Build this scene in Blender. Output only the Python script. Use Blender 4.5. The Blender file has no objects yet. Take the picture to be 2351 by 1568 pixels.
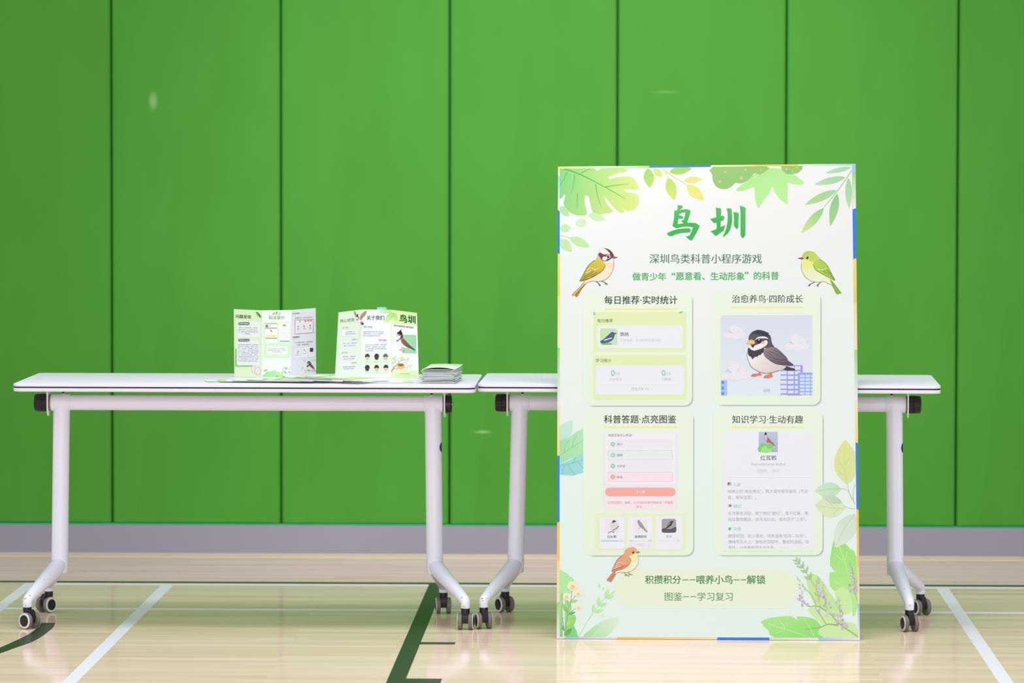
import bpy, math, random
from mathutils import Vector, Matrix
from mathutils.geometry import tessellate_polygon

C = bpy.context.scene.collection
SC = bpy.context.scene
PI = math.pi

# ------------------------------------------------------------------ camera
CAM_LOC = Vector((1.532929, -14.815902, 1.52843))
PITCH, YAW, ROLL = 0.048237, 0.026225, 0.001674
FPX, IW, IH = 10275.33, 2351, 1568

def cam_axes():
    cp, sp = math.cos(PITCH), math.sin(PITCH)
    f = Vector((-math.sin(YAW) * cp, math.cos(YAW) * cp, -sp))
    r0 = Vector((math.cos(YAW), math.sin(YAW), 0))
    u0 = r0.cross(f)
    r = r0 * math.cos(ROLL) + u0 * math.sin(ROLL)
    u = -r0 * math.sin(ROLL) + u0 * math.cos(ROLL)
    return r, u, f

_r, _u, _f = cam_axes()
cam_data = bpy.data.cameras.new('camera')
cam = bpy.data.objects.new('camera', cam_data)
C.objects.link(cam)
cam.matrix_world = Matrix(((_r.x, _u.x, -_f.x, CAM_LOC.x), (_r.y, _u.y, -_f.y, CAM_LOC.y),
                           (_r.z, _u.z, -_f.z, CAM_LOC.z), (0, 0, 0, 1)))
cam_data.sensor_width = 36
cam_data.sensor_fit = 'HORIZONTAL'
cam_data.lens = FPX * 36 / IW
cam_data.clip_end = 100
cam_data.dof.use_dof = True
cam_data.dof.focus_distance = 13.3
cam_data.dof.aperture_fstop = 4.3
SC.camera = cam

# ------------------------------------------------------------------ light and exposure
SC.view_settings.view_transform = 'Standard'
SC.view_settings.look = 'None'
SC.view_settings.exposure = 0.0
SC.view_settings.gamma = 1.0
SC.view_settings.use_curve_mapping = False
world = bpy.data.worlds.new('gym_ambience')
SC.world = world
world.use_nodes = True
world.node_tree.nodes['Background'].inputs[0].default_value = (0.93, 0.96, 1.0, 1)
world.node_tree.nodes['Background'].inputs[1].default_value = 0.92

def area(name, loc, target, sx, sy, energy, col=(1, 1, 1)):
    l = bpy.data.lights.new(name, 'AREA')
    l.shape = 'RECTANGLE'; l.size = sx; l.size_y = sy; l.energy = energy; l.color = col
    o = bpy.data.objects.new(name, l); C.objects.link(o)
    o.location = loc
    o.rotation_euler = (Vector(target) - Vector(loc)).to_track_quat('-Z', 'Y').to_euler()
    return o

_l = area('ceiling_lamp_over_tables', (1.4, -2.7, 6.5), (1.4, -2.7, 0), 4.5, 1.6, 62, (1, 0.985, 0.99))
_l.data.spread = math.radians(84)
area('front_fill_light', (1.7, -16.2, 2.3), (1.2, -0.3, 0.9), 9.0, 3.0, 430, (0.98, 0.96, 1.0))  # unseen fill added behind the camera to brighten surfaces facing it
sl = bpy.data.lights.new('wall_glow_spot', 'SPOT'); sl.energy = 900; sl.spot_size = math.radians(36); sl.spot_blend = 1.0; sl.shadow_soft_size = 0.4  # added spot, narrowed to brighten the wall centre and miss the legs
so = bpy.data.objects.new('wall_glow_spot', sl); C.objects.link(so); so.location = (1.35, -4.0, 5.0)
so.rotation_euler = (Vector((1.35, 1.09, 1.15)) - so.location).to_track_quat('-Z', 'Y').to_euler()

# ------------------------------------------------------------------ materials
def lin(c):
    out = []
    for v in c[:3]:
        v = v / 255.0
        out.append(v / 12.92 if v <= 0.04045 else ((v + 0.055) / 1.055) ** 2.4)
    return tuple(out) + (1.0,)

INK = 0.74          # how much light the printed paper gives back
def ink(c):
    c = lin(c)
    return (c[0] * INK, c[1] * INK, c[2] * INK, 1.0)

def mat(name, col, rough=0.5, spec=0.5, metal=0.0, noise=None):
    m = bpy.data.materials.new(name); m.use_nodes = True
    nt = m.node_tree; b = nt.nodes['Principled BSDF']
    b.inputs['Base Color'].default_value = lin(col)
    b.inputs['Roughness'].default_value = rough
    b.inputs['Specular IOR Level'].default_value = spec
    b.inputs['Metallic'].default_value = metal
    if noise:
        scale, amt = noise
        tc = nt.nodes.new('ShaderNodeTexCoord')
        n = nt.nodes.new('ShaderNodeTexNoise'); n.inputs['Scale'].default_value = scale; n.inputs['Detail'].default_value = 4
        mix = nt.nodes.new('ShaderNodeMix'); mix.data_type = 'RGBA'
        c = lin(col)
        mix.inputs[6].default_value = tuple(v * (1 - amt) for v in c[:3]) + (1,)
        mix.inputs[7].default_value = tuple(min(1, v * (1 + amt)) for v in c[:3]) + (1,)
        nt.links.new(tc.outputs['Object'], n.inputs['Vector'])
        nt.links.new(n.outputs['Fac'], mix.inputs[0])
        nt.links.new(mix.outputs[2], b.inputs['Base Color'])
    return m

def ink_mat(name, rough=0.5, spec=0.3, bump=0.0):
    m = bpy.data.materials.new(name); m.use_nodes = True
    nt = m.node_tree; b = nt.nodes['Principled BSDF']
    a = nt.nodes.new('ShaderNodeAttribute'); a.attribute_name = 'ink'
    nt.links.new(a.outputs['Color'], b.inputs['Base Color'])
    b.inputs['Roughness'].default_value = rough
    b.inputs['Specular IOR Level'].default_value = spec
    if bump:
        tc = nt.nodes.new('ShaderNodeTexCoord'); mp = nt.nodes.new('ShaderNodeMapping')
        mp.inputs['Scale'].default_value = (1.2, 1.2, 9.0)
        n = nt.nodes.new('ShaderNodeTexNoise'); n.inputs['Scale'].default_value = 1.6; n.inputs['Detail'].default_value = 2
        bp = nt.nodes.new('ShaderNodeBump'); bp.inputs['Strength'].default_value = bump; bp.inputs['Distance'].default_value = 0.01
        nt.links.new(tc.outputs['Object'], mp.inputs['Vector']); nt.links.new(mp.outputs[0], n.inputs['Vector'])
        nt.links.new(n.outputs['Fac'], bp.inputs['Height']); nt.links.new(bp.outputs[0], b.inputs['Normal'])
    return m

M = {}
M['coat'] = mat('white_powder_coat', (233, 236, 252), 0.32, 0.5)
M['laminate'] = mat('white_laminate', (226, 224, 238), 0.42, 0.12)
M['black'] = mat('black_plastic', (22, 22, 24), 0.38, 0.4)
M['stripe'] = mat('dark_edge_strip', (20, 28, 38), 0.5, 0.3)
M['tread'] = mat('grey_wheel_tread', (120, 112, 108), 0.5, 0.4, noise=(60, 0.25))
M['ring'] = mat('pale_wheel_ring', (226, 220, 228), 0.4, 0.4)
M['steel'] = mat('steel', (170, 165, 155), 0.35, 0.5, 0.9)
M['washer'] = mat('dull_washer', (128, 116, 98), 0.5, 0.4)
M['sticker'] = mat('navy_sticker', (50, 55, 120), 0.5, 0.4)
M['scuff'] = mat('scuff_mark', (60, 58, 50), 0.7, 0.2)
M['paper'] = mat('white_paper', (236, 238, 242), 0.6, 0.3)
M['cap'] = mat('pale_blue_plastic', (170, 205, 240), 0.4, 0.4)
M['clear'] = mat('cloudy_bottle', (205, 215, 220), 0.3, 0.5)
M['board'] = mat('board_back', (225, 225, 220), 0.7, 0.2)
M['ink'] = ink_mat('printed_ink', 0.45, 0.25)
M['poster'] = ink_mat('printed_poster_film', 0.42, 0.3, 0.12)
M['skirt'] = mat('grey_skirting', (146, 142, 158), 0.55, 0.3, noise=(3, 0.05))
M['teal'] = mat('teal_strip', (45, 165, 125), 0.6, 0.2)
M['padback'] = mat('dark_green_backing', (24, 100, 36), 0.8, 0.1)
M['border'] = mat('pale_floor_strip', (226, 208, 172), 0.35, 0.35, noise=(2, 0.05))
M['linewhite'] = mat('white_court_paint', (232, 230, 242), 0.32, 0.1, noise=(5, 0.03))
M['linegreen'] = mat('dark_court_paint', (52, 62, 50), 0.34, 0.08, noise=(8, 0.08))

def floor_material():
    m = bpy.data.materials.new('maple_floor'); m.use_nodes = True
    nt = m.node_tree; N = nt.nodes; L = nt.links; b = N['Principled BSDF']
    tc = N.new('ShaderNodeTexCoord')
    br = N.new('ShaderNodeTexBrick')
    br.inputs['Scale'].default_value = 1.0
    br.inputs['Brick Width'].default_value = 0.85
    br.inputs['Row Height'].default_value = 0.057
    br.inputs['Mortar Size'].default_value = 0.0012
    br.inputs['Mortar Smooth'].default_value = 0.3
    br.inputs['Bias'].default_value = 0.0
    br.offset = 0.37
    br.inputs['Color1'].default_value = lin((236, 206, 186))
    br.inputs['Color2'].default_value = lin((246, 222, 206))
    br.inputs['Mortar'].default_value = lin((247, 224, 205))
    L.new(tc.outputs['Object'], br.inputs['Vector'])
    mp = N.new('ShaderNodeMapping'); mp.inputs['Scale'].default_value = (1.1, 10, 1)
    n = N.new('ShaderNodeTexNoise'); n.inputs['Scale'].default_value = 1.3; n.inputs['Detail'].default_value = 5
    L.new(tc.outputs['Object'], mp.inputs['Vector']); L.new(mp.outputs[0], n.inputs['Vector'])
    ramp = N.new('ShaderNodeValToRGB')
    ramp.color_ramp.elements[0].position = 0.3; ramp.color_ramp.elements[0].color = lin((238, 234, 228))
    ramp.color_ramp.elements[1].position = 0.7; ramp.color_ramp.elements[1].color = (1, 1, 1, 1)
    L.new(n.outputs['Fac'], ramp.inputs[0])
    mul = N.new('ShaderNodeMix'); mul.data_type = 'RGBA'; mul.blend_type = 'MULTIPLY'; mul.inputs[0].default_value = 0.9
    L.new(br.outputs['Color'], mul.inputs[6]); L.new(ramp.outputs[0], mul.inputs[7])
    L.new(mul.outputs[2], b.inputs['Base Color'])
    b.inputs['Roughness'].default_value = 0.10
    b.inputs['Specular IOR Level'].default_value = 0.055
    mp2 = N.new('ShaderNodeMapping'); mp2.inputs['Scale'].default_value = (0.8, 17.5, 1)
    n2 = N.new('ShaderNodeTexNoise'); n2.inputs['Scale'].default_value = 1.0; n2.inputs['Detail'].default_value = 1
    bp = N.new('ShaderNodeBump'); bp.inputs['Strength'].default_value = 0.07; bp.inputs['Distance'].default_value = 0.003
    L.new(tc.outputs['Object'], mp2.inputs['Vector']); L.new(mp2.outputs[0], n2.inputs['Vector'])
    L.new(n2.outputs['Fac'], bp.inputs['Height']); L.new(bp.outputs[0], b.inputs['Normal'])
    return m
M['floor'] = floor_material()

def pad_material():
    m = bpy.data.materials.new('green_wall_vinyl'); m.use_nodes = True
    nt = m.node_tree; N = nt.nodes; L = nt.links; b = N['Principled BSDF']
    geo = N.new('ShaderNodeNewGeometry')
    mp = N.new('ShaderNodeMapping'); mp.inputs['Scale'].default_value = (6, 6, 2.2)
    n = N.new('ShaderNodeTexNoise'); n.inputs['Scale'].default_value = 1.2; n.inputs['Detail'].default_value = 6
    L.new(geo.outputs['Position'], mp.inputs['Vector']); L.new(mp.outputs[0], n.inputs['Vector'])
    mix = N.new('ShaderNodeMix'); mix.data_type = 'RGBA'
    mix.inputs[6].default_value = lin((72, 142, 49)); mix.inputs[7].default_value = lin((79, 152, 57))
    L.new(n.outputs['Fac'], mix.inputs[0])
    last = mix.outputs[2]
    # chalky smudges that sit on the vinyl
    for (cx, cz, rx, rz, amt) in ((-0.163, 1.613, 0.016, 0.034, 0.28), (1.012, 0.437, 0.03, 0.006, 0.4), (1.66, 1.648, 0.05, 0.006, 0.12), (2.26, 1.06, .03, .02, .1)):
        sub = N.new('ShaderNodeVectorMath'); sub.operation = 'SUBTRACT'; sub.inputs[1].default_value = (cx, 1.09, cz)
        L.new(geo.outputs['Position'], sub.inputs[0])
        scl = N.new('ShaderNodeVectorMath'); scl.operation = 'MULTIPLY'; scl.inputs[1].default_value = (1 / rx, 0, 1 / rz)
        L.new(sub.outputs[0], scl.inputs[0])
        ln = N.new('ShaderNodeVectorMath'); ln.operation = 'LENGTH'; L.new(scl.outputs[0], ln.inputs[0])
        mr = N.new('ShaderNodeMapRange'); mr.inputs[1].default_value = 0.3; mr.inputs[2].default_value = 1.2
        mr.inputs[3].default_value = amt; mr.inputs[4].default_value = 0
        L.new(ln.outputs['Value'], mr.inputs[0])
        mx = N.new('ShaderNodeMix'); mx.data_type = 'RGBA'; mx.inputs[7].default_value = lin((190, 225, 170))
        L.new(mr.outputs[0], mx.inputs[0]); L.new(last, mx.inputs[6]); last = mx.outputs[2]
    L.new(last, b.inputs['Base Color'])
    b.inputs['Roughness'].default_value = 0.7
    b.inputs['Specular IOR Level'].default_value = 0.1
    n3 = N.new('ShaderNodeTexNoise'); n3.inputs['Scale'].default_value = 420; n3.inputs['Detail'].default_value = 2
    L.new(geo.outputs['Position'], n3.inputs['Vector'])
    bp = N.new('ShaderNodeBump'); bp.inputs['Strength'].default_value = 0.15; bp.inputs['Distance'].default_value = 0.001
    L.new(n3.outputs['Fac'], bp.inputs['Height']); L.new(bp.outputs[0], b.inputs['Normal'])
    return m
M['pad'] = pad_material()

# ------------------------------------------------------------------ mesh helpers
class MB:
    def __init__(s): s.v = []; s.f = []; s.c = []; s.mi = []; s.cur = 0; s.col = (1, 1, 1, 1)
    def add(s, vs, fs, cols=None):
        o = len(s.v); s.v += [tuple(p) for p in vs]
        s.c += cols if cols else [s.col] * len(vs)
        for f in fs: s.f.append(tuple(i + o for i in f)); s.mi.append(s.cur)
    def box(s, x0, x1, y0, y1, z0, z1):
        s.add([(x, y, z) for z in (z0, z1) for y in (y0, y1) for x in (x0, x1)],
              [(0, 2, 3, 1), (4, 5, 7, 6), (0, 1, 5, 4), (2, 6, 7, 3), (0, 4, 6, 2), (1, 3, 7, 5)])
    def loops(s, rings, cap0=True, cap1=True):
        n = len(rings[0]); vs = [p for r in rings for p in r]; fs = []
        for k in range(len(rings) - 1):
            for i in range(n):
                j = (i + 1) % n
                fs.append((k * n + i, k * n + j, (k + 1) * n + j, (k + 1) * n + i))
        if cap0: fs.append(tuple(reversed(range(n))))
        if cap1: fs.append(tuple((len(rings) - 1) * n + i for i in range(n)))
        s.add(vs, fs)
    def lathe(s, org, axis, prof, n=32, ridges=0, rd=0.0):
        org = Vector(org); a = Vector(axis).normalized()
        t = Vector((0, 0, 1)) if abs(a.z) < 0.9 else Vector((1, 0, 0))
        e1 = t.cross(a).normalized(); e2 = a.cross(e1)
        rings = []
        for h, r in prof:
            ring = []
            for i in range(n):
                th = 2 * PI * i / n
                rr = r * (1 - (rd if ridges and (i % 4 in (0,)) else 0))
                ring.append(org + a * h + (e1 * math.cos(th) + e2 * math.sin(th)) * rr)
            rings.append(ring)
        s.loops(rings)
    def tube(s, p0, p1, r, n=32):
        p0 = Vector(p0); p1 = Vector(p1); d = p1 - p0
        s.lathe(p0, d, [(0, r), (d.length, r)], n)
    def sweep(s, pts, rad, n=20):
        P = [Vector(p) for p in pts]
        rings = []
        ref = Vector((0.3, 0.2, 1)).normalized()
        prev = None
        for i, p in enumerate(P):
            t = (P[min(i + 1, len(P) - 1)] - P[max(i - 1, 0)]).normalized()
            if prev is None:
                e1 = t.cross(ref).normalized() if abs(t.dot(ref)) < .95 else t.cross(Vector((1, 0, 0))).normalized()
            else:
                e1 = (prev - t * prev.dot(t)).normalized()
            prev = e1; e2 = t.cross(e1)
            rings.append([p + (e1 * math.cos(2 * PI * k / n) + e2 * math.sin(2 * PI * k / n)) * rad[i] for k in range(n)])
        s.loops(rings)
    def build(s, name, mats, parent=None, smooth=None, loc=None, ink=False):
        me = bpy.data.meshes.new(name)
        me.from_pydata([tuple(p) for p in s.v], [], s.f)
        if not isinstance(mats, (list, tuple)): mats = [mats]
        for m in mats: me.materials.append(m)
        if len(mats) > 1: me.polygons.foreach_set('material_index', s.mi)
        if ink:
            at = me.color_attributes.new('ink', 'FLOAT_COLOR', 'POINT')
            at.data.foreach_set('color', [x for c in s.c for x in c])
        if smooth:
            me.polygons.foreach_set('use_smooth', [True] * len(me.polygons))
            me.set_sharp_from_angle(angle=math.radians(smooth))
        me.update()
        o = bpy.data.objects.new(name, me); C.objects.link(o)
        if parent: o.parent = parent
        if loc: o.location = loc
        return o

def tag(o, label=None, cat=None, group=None, kind=None):
    if label: o['label'] = label
    if cat: o['category'] = cat
    if group: o['group'] = group
    if kind: o['kind'] = kind
    return o

def empty(name, loc, rz=0.0):
    o = bpy.data.objects.new(name, None); C.objects.link(o)
    o.empty_display_size = 0.05; o.location = loc; o.rotation_euler = (0, 0, rz)
    return o

def rrect(hx, hy, r, n=8, cx=0.0, cy=0.0):
    out = []
    for (sx, sy, a0) in ((1, -1, -PI / 2), (1, 1, 0), (-1, 1, PI / 2), (-1, -1, PI)):
        for i in range(n + 1):
            a = a0 + i / n * PI / 2
            out.append((cx + sx * (hx - r) + r * math.cos(a), cy + sy * (hy - r) + r * math.sin(a)))
    return out

def crom(pts, closed, sub=5):
    n = len(pts); out = []
    for i in range(n if closed else n - 1):
        g = (lambda k: pts[k % n]) if closed else (lambda k: pts[max(0, min(n - 1, k))])
        p0, p1, p2, p3 = g(i - 1), g(i), g(i + 1), g(i + 2)
        for k in range(sub):
            t = k / sub
            out.append(tuple(0.5 * (2 * b + (c - a) * t + (2 * a - 5 * b + 4 * c - d) * t * t + (3 * b - a - 3 * c + d) * t ** 3)
                             for a, b, c, d in zip(p0, p1, p2, p3)))
    if not closed: out.append(tuple(pts[-1]))
    return out

# ------------------------------------------------------------------ the hall: floor, lines, padded wall
YW = 1.0945                      # wall face
m = MB(); m.box(-8, 10, -17, YW + 0.3, -0.05, 0)
floor = m.build('floor', M['floor']); tag(floor, 'polished pale maple sports hall floor', 'floor', kind='structure')

def marking(name, poly, mt, z, label):
    b = MB(); n = len(poly)
    b.add([(x, y, 0.00005) for x, y in poly] + [(x, y, z) for x, y in poly],
          [tuple(range(n, 2 * n))] + [(i, (i + 1) % n, n + (i + 1) % n, n + i) for i in range(n)])
    o = b.build(name, mt, floor); tag(o, label, kind='structure'); return o

def rect(x0, x1, y0, y1): return [(x0, y0), (x1, y0), (x1, y1), (x0, y1)]
LWH, LGR = M['linewhite'], M['linegreen']
marking('floor_line', rect(-0.48, 10, -0.024, 0.024), LWH, 0.0004, 'white court line across the floor, just in front of the dark line')
marking('floor_line', rect(-0.48, 10, -0.778, -0.738), LWH, 0.0004, 'white court line across the floor under the tables')
marking('floor_line', rect(-0.48, -0.44, -17, -0.024), LWH, 0.0005, 'white line running forward behind the left caster')
marking('floor_line', rect(-0.02, 0.02, -17, -0.024), LWH, 0.0005, 'white line running forward under the left table')
marking('floor_line', rect(2.552, 2.592, -17, -0.024), LWH, 0.0005, 'white line running forward right of the poster board')
marking('floor_line', rect(-8, 10, 0.040, 0.088), LGR, 0.0006, 'thin dark line across the floor in front of the wall')
marking('floor_line', rect(0.8685, 0.9185, -17, 0.041), LGR, 0.0008, 'dark green line running forward between the tables')
marking('floor_line', rect(0.9185, 1.021, -1.690, -1.640), LGR, 0.0007, 'short dark tick beside the dark green line')
marking('floor_line', rect(0.9185, 1.018, -2.91, -2.512), LGR, 0.0007, 'dark block beside the dark green line at the picture bottom')
outer = [(-0.2262, -1.1732), (-0.2175, -1.30), (-0.2182, -1.44), (-0.2223, -1.5778), (-0.2343, -1.702), (-0.2588, -1.8244), (-0.2848, -1.9662), (-0.325, -2.12), (-0.375, -2.27)]
inner = [(-0.2687, -1.1762), (-0.2635, -1.30), (-0.2655, -1.44), (-0.2725, -1.5518), (-0.2855, -1.6708), (-0.3045, -1.8263), (-0.333, -1.95), (-0.372, -2.10), (-0.421, -2.25)]
marking('floor_line', crom(outer, False, 4) + list(reversed(crom(inner, False, 4))), LGR, 0.0007, 'dark curved line under the left front caster')

m = MB(); m.box(-8, 10, YW - 0.155, YW - 0.012, 0, 0.0012)  # paler strip of floor next to the wall
o = m.build('trim_1', M['border']); tag(o, 'pale floor strip along the wall foot', 'trim', kind='structure')
m = MB(); m.box(-8, 10, YW + 0.017, YW + 0.25, 0, 4.2)
wall = m.build('wall_back', M['padback']); tag(wall, 'back wall of the hall covered with green pads', 'wall', kind='structure')
m = MB(); m.box(-8, 10, YW - 0.004, YW + 0.0165, 0, 0.1005)
o = m.build('baseboard_back', M['skirt']); tag(o, 'plain grey skirting board under the green wall pads', 'skirting', kind='structure')
m = MB(); m.box(-8, 10, YW - 0.003, YW + 0.0165, 0.1007, 0.1065)  # thin teal strip along the bottom edge of the pads
o = m.build('trim_2', M['teal']); tag(o, 'teal strip between the skirting and the wall pads', 'trim', kind='structure')

def pad_mesh(x0, x1, z0, z1):
    b = MB(); g = 0.0026; r = 0.012; d = 0.0165
    rings = []
    cx, cz, hx, hz = (x0 + x1) / 2, (z0 + z1) / 2, (x1 - x0) / 2 - g, (z1 - z0) / 2
    def ring(ins, y): return [(px, y, pz) for px, pz in rrect(hx - ins, hz - ins * 0.12, 0.003, 4, cx, cz)]
    rings.append(ring(0, YW + d))
    for i in range(6):
        a = i / 5 * PI / 2
        rings.append(ring(r * (1 - math.cos(a)), YW + r - r * math.sin(a)))
    rings.append(ring(0.03, YW - 0.0012)); rings.append(ring(0.08, YW - 0.002))
    b.loops(rings, cap0=False)
    return b
seams = [-0.3132 - 0.6013 * k for k in range(4, 0, -1)] + [-0.3132, 0.2914, 0.8926, 1.4885, 2.0875, 2.6953] + [2.6953 + 0.6013 * k for k in range(1, 5)]
for i in range(len(seams) - 1):
    o = pad_mesh(seams[i], seams[i + 1], 0.107, 4.0).build('wall_pad', M['pad'], wall, smooth=50)
    o['kind'] = 'structure'

# ------------------------------------------------------------------ folding training tables
TOP = 0.748
def caster(parent, stem, normal, trail):
    """stem: bottom axis of the foot; normal: direction the axle points; trail: offset of the wheels from the stem"""
    sx, sy = stem; a = Vector((normal[0], normal[1], 0)).normalized(); t = Vector((-a.y, a.x, 0)) * trail
    c = Vector((sx, sy, 0.0252)) + t
    b = MB()
    b.lathe((sx, sy, 0.045), (0, 0, 1), [(0, 0.0125), (0.012, 0.0135), (0.023, 0.0128)], 20)
    # fork housing between the wheels
    w = 0.0088
    prof = [(-0.014, -0.006), (0.014, -0.006), (0.0165, 0.010), (0.015, 0.026), (0.008, 0.033), (-0.008, 0.033), (-0.015, 0.026), (-0.0165, 0.010)]
    tt = Vector((-a.y, a.x, 0))
    b.loops([[c + a * s_ * w + tt * px + Vector((0, 0, pz)) for px, pz in (prof if s_ > 0 else prof)] for s_ in (-1, 1)])
    fork = b.build('caster', M['black'], parent, smooth=40)
    for s_ in (1, -1):
        d = a * s_
        q = MB(); q.cur = 0
        q.lathe(c + d * 0.0098, d, [(0, 0.0200), (0.0005, 0.0243), (0.003, 0.0250), (0.010, 0.0250), (0.0125, 0.0242)], 36)
        q.cur = 1
        q.lathe(c + d * 0.0098, d, [(0.0120, 0.0241), (0.0142, 0.0228), (0.0146, 0.0185), (0.0142, 0.0176)], 36)
        q.cur = 2
        q.lathe(c + d * 0.0098, d, [(0.0130, 0.0178), (0.0152, 0.0172), (0.0162, 0.010), (0.0164, 0.002)], 36)
        q.build('wheel', [M['tread'], M['ring'], M['black']], fork, smooth=35)
    return fork

def make_table(name, label, cx, cy, rz, legs, feet, ends, stickers):
    root = empty(name, (cx, cy, 0), rz)
    tag(root, label, 'table', 'folding tables along the wall')
    inv = Matrix.Rotation(-rz, 3, 'Z')
    def loc(x, y, z=0.0): return inv @ Vector((x - cx, y - cy, z))
    # tabletop
    hx, hy, R = 0.698, 0.30, 0.026
    t = MB(); rings = []
    for ins, z in ((0.004, TOP - 0.0240), (0.0012, TOP - 0.0232), (0.0, TOP - 0.0215), (0.0, TOP - 0.0133), (0.0008, TOP - 0.0128), (0.003, TOP - 0.0127), (0.003, TOP - 0.0087),
                   (0.0008, TOP - 0.0086), (0.0, TOP - 0.0081), (0.0, TOP - 0.0016), (0.0005, TOP - 0.0006), (0.0016, TOP)):
        rings.append([(x, y, z) for x, y in rrect(hx - ins, hy - ins, R - ins * 0.5, 10)])
    t.loops(rings)
    top = t.build('tabletop', M['laminate'], root, smooth=30)
    t = MB()
    lo, hi = TOP - 0.01265, TOP - 0.00875
    t.loops([[(x, y, z) for x, y in rrect(hx - i, hy - i, R, 10)] for i, z in ((0.006, lo), (0.0008, lo + .0002), (0.0008, hi - .0002), (0.006, hi))], False, False)
    o = t.build('edge_strip', M['stripe'], top, smooth=40); o['label'] = 'dark strip around the tabletop edge'
    # beam
    zb = 0.673
    (lx0, lx1), (rx0, rx1) = legs
    y0 = 0.0
    a = loc(lx0, cy).x; b_ = loc(rx0, cy).x
    t = MB(); t.tube((a, 0, zb), (b_, 0, zb), 0.0228, 40)
    t.build('crossbeam', M['coat'], root, smooth=40)
    for side, (xt, xb) in enumerate(legs):
        sgn = -1 if side == 0 else 1
        e = ends[side]
        pt = Vector((loc(xt, cy).x, 0, zb)); pb = Vector((loc(xb, cy).x, 0, 0.198))
        t = MB(); t.tube(pt, pb, 0.0256, 40)
        leg = t.build('leg', M['coat'], root, smooth=40)
        t = MB(); s0, s1 = loc(e['sleeve'][0], cy).x, loc(e['sleeve'][1], cy).x
        t.lathe((s0, 0, zb), (1, 0, 0), [(0, 0.0245), (0.001, 0.0252), (s1 - s0 - 0.001, 0.0252), (s1 - s0, 0.0245)], 40)
        t.build('joint_sleeve', M['coat'], leg, smooth=40)
        t = MB(); t.lathe((pb.x, 0, 0.1475), (0, 0, 1), [(0, 0.0225), (0.004, 0.0248), (0.0495, 0.0258), (0.0505, 0.0252)], 36)
        t.build('foot_hub', M['coat'], leg, smooth=40)
        t = MB()
        t.lathe((pb.x, 0, 0.1981), (0, 0, 1), [(0, 0.0253), (0.0012, 0.0253)], 36)
        o = t.build('seam_ring', M['scuff'], leg, smooth=40)
        # bracket plate, flange, washer, knob, bumper
        xp = loc(e['plate'], cy).x
        t = MB()
        prof = [(-0.030, TOP - 0.027), (-0.030, 0.672)] + [(0.030 * math.cos(PI + k * PI / 10) * 1.0, 0.668 + 0.036 * math.sin(PI + k * PI / 10)) for k in range(11)] + [(0.030, 0.672), (0.030, TOP - 0.027)]
        t.loops([[(xp + dx, py, pz) for py, pz in prof] for dx in (-0.002, 0.002)])
        t.box(xp - 0.030 if sgn > 0 else xp - 0.006, xp + 0.006 if sgn > 0 else xp + 0.030, -0.03, 0.03, TOP - 0.0272, TOP - 0.0241)
        br = t.build('bracket', M['coat'], root, smooth=30)
        for dx in (-0.013, 0.012):
            for dy in (-0.02, 0.02):
                t = MB(); t.lathe((xp + dx - sgn * .008, dy, TOP - 0.0338), (0, 0, 1), [(0, 0.002), (0.001, 0.0028), (0.0066, 0.0028)], 12)
                t.build('screw', M['coat'], br, smooth=40)
        t = MB(); w0, w1 = sorted((xp - sgn * 0.0022, (s0 if sgn < 0 else s1)))
        t.lathe((w0, 0, zb), (1, 0, 0), [(0, 0.026), (max(0.004, w1 - w0), 0.026)], 32)
        t.build('washer', M['washer'], br, smooth=40)
        k0, k1 = e['knob']; k0 = loc(k0, cy).x; k1 = loc(k1, cy).x
        t = MB(); Lk = abs(k1 - k0); d = (sgn, 0, 0)
        if e['cap']:
            t.lathe((k0, 0, zb), d, [(0, 0.0275), (0.008, 0.0278), (0.0135, 0.0282), (0.0142, 0.0270), (0.015, 0.0278), (Lk - 0.006, 0.0272), (Lk - 0.002, 0.0255), (Lk, 0.021)], 48, 1, 0.045)
            kn = t.build('end_knob', M['black'], root, smooth=25)
        else:
            t.lathe((k0, 0, zb), d, [(0, 0.0285), (Lk - 0.003, 0.0285), (Lk, 0.026), (Lk - 0.004, 0.012)], 40)
            kn = t.build('end_knob', M['black'], root, smooth=30); kn['label'] = 'open black end socket without its cap'
            t = MB(); t.lathe((k0 + sgn * Lk * .6, 0, zb), d, [(0, 0.0045), (0.012, 0.0045), (0.013, 0.003)], 16)
            t.build('bolt', M['steel'], kn, smooth=30)
        xm = loc(e['bump'], cy).x
        t = MB(); t.lathe((xm, 0, zb + 0.0235), (0, 0, 1), [(0, 0.0048), (0.0045, 0.004)], 18); boss = t.build('bumper_boss', M['coat'], root, smooth=40)
        t = MB(); t.lathe((xm, 0, zb + 0.028), (0, 0, 1), [(0, 0.0034), (0.0005, 0.0036), (e['bh'], 0.0036)], 18)
        t.build('rubber_bumper', M['black'], boss, smooth=40)
        # splayed feet with casters
        for k, (fx, fy, nrm, trail) in enumerate(feet[side]):
            d = loc(fx, fy); d.z = 0
            h = Vector((pb.x, 0, 0)); v = d - h
            path = [h + v * 0.02 + Vector((0, 0, 0.178)), h + v * 0.16 + Vector((0, 0, 0.160)), h + v * 0.5 + Vector((0, 0, 0.131)), h + v * 0.82 + Vector((0, 0, 0.1035)),
                    h + v * 0.955 + Vector((0, 0, 0.0905)), h + v * 1.0 + Vector((0, 0, 0.082)), h + v * 1.0 + Vector((0, 0, 0.066))]
            rad = [0.0225, 0.0245, 0.0215, 0.0178, 0.0160, 0.0145, 0.0137]
            P = crom([tuple(p) for p in path], False, 5); rr = [x[0] for x in crom([(r_,) for r_ in rad], False, 5)]
            t = MB(); t.sweep(P, rr, 24)
            ft = t.build('foot', M['coat'], root, smooth=50)
            t = MB(); t.lathe((d.x, d.y, 0.0655), (0, 0, 1), [(0, 0.0128), (0.0005, 0.0134), (0.0062, 0.0134), (0.0068, 0.0128)], 24)
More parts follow.
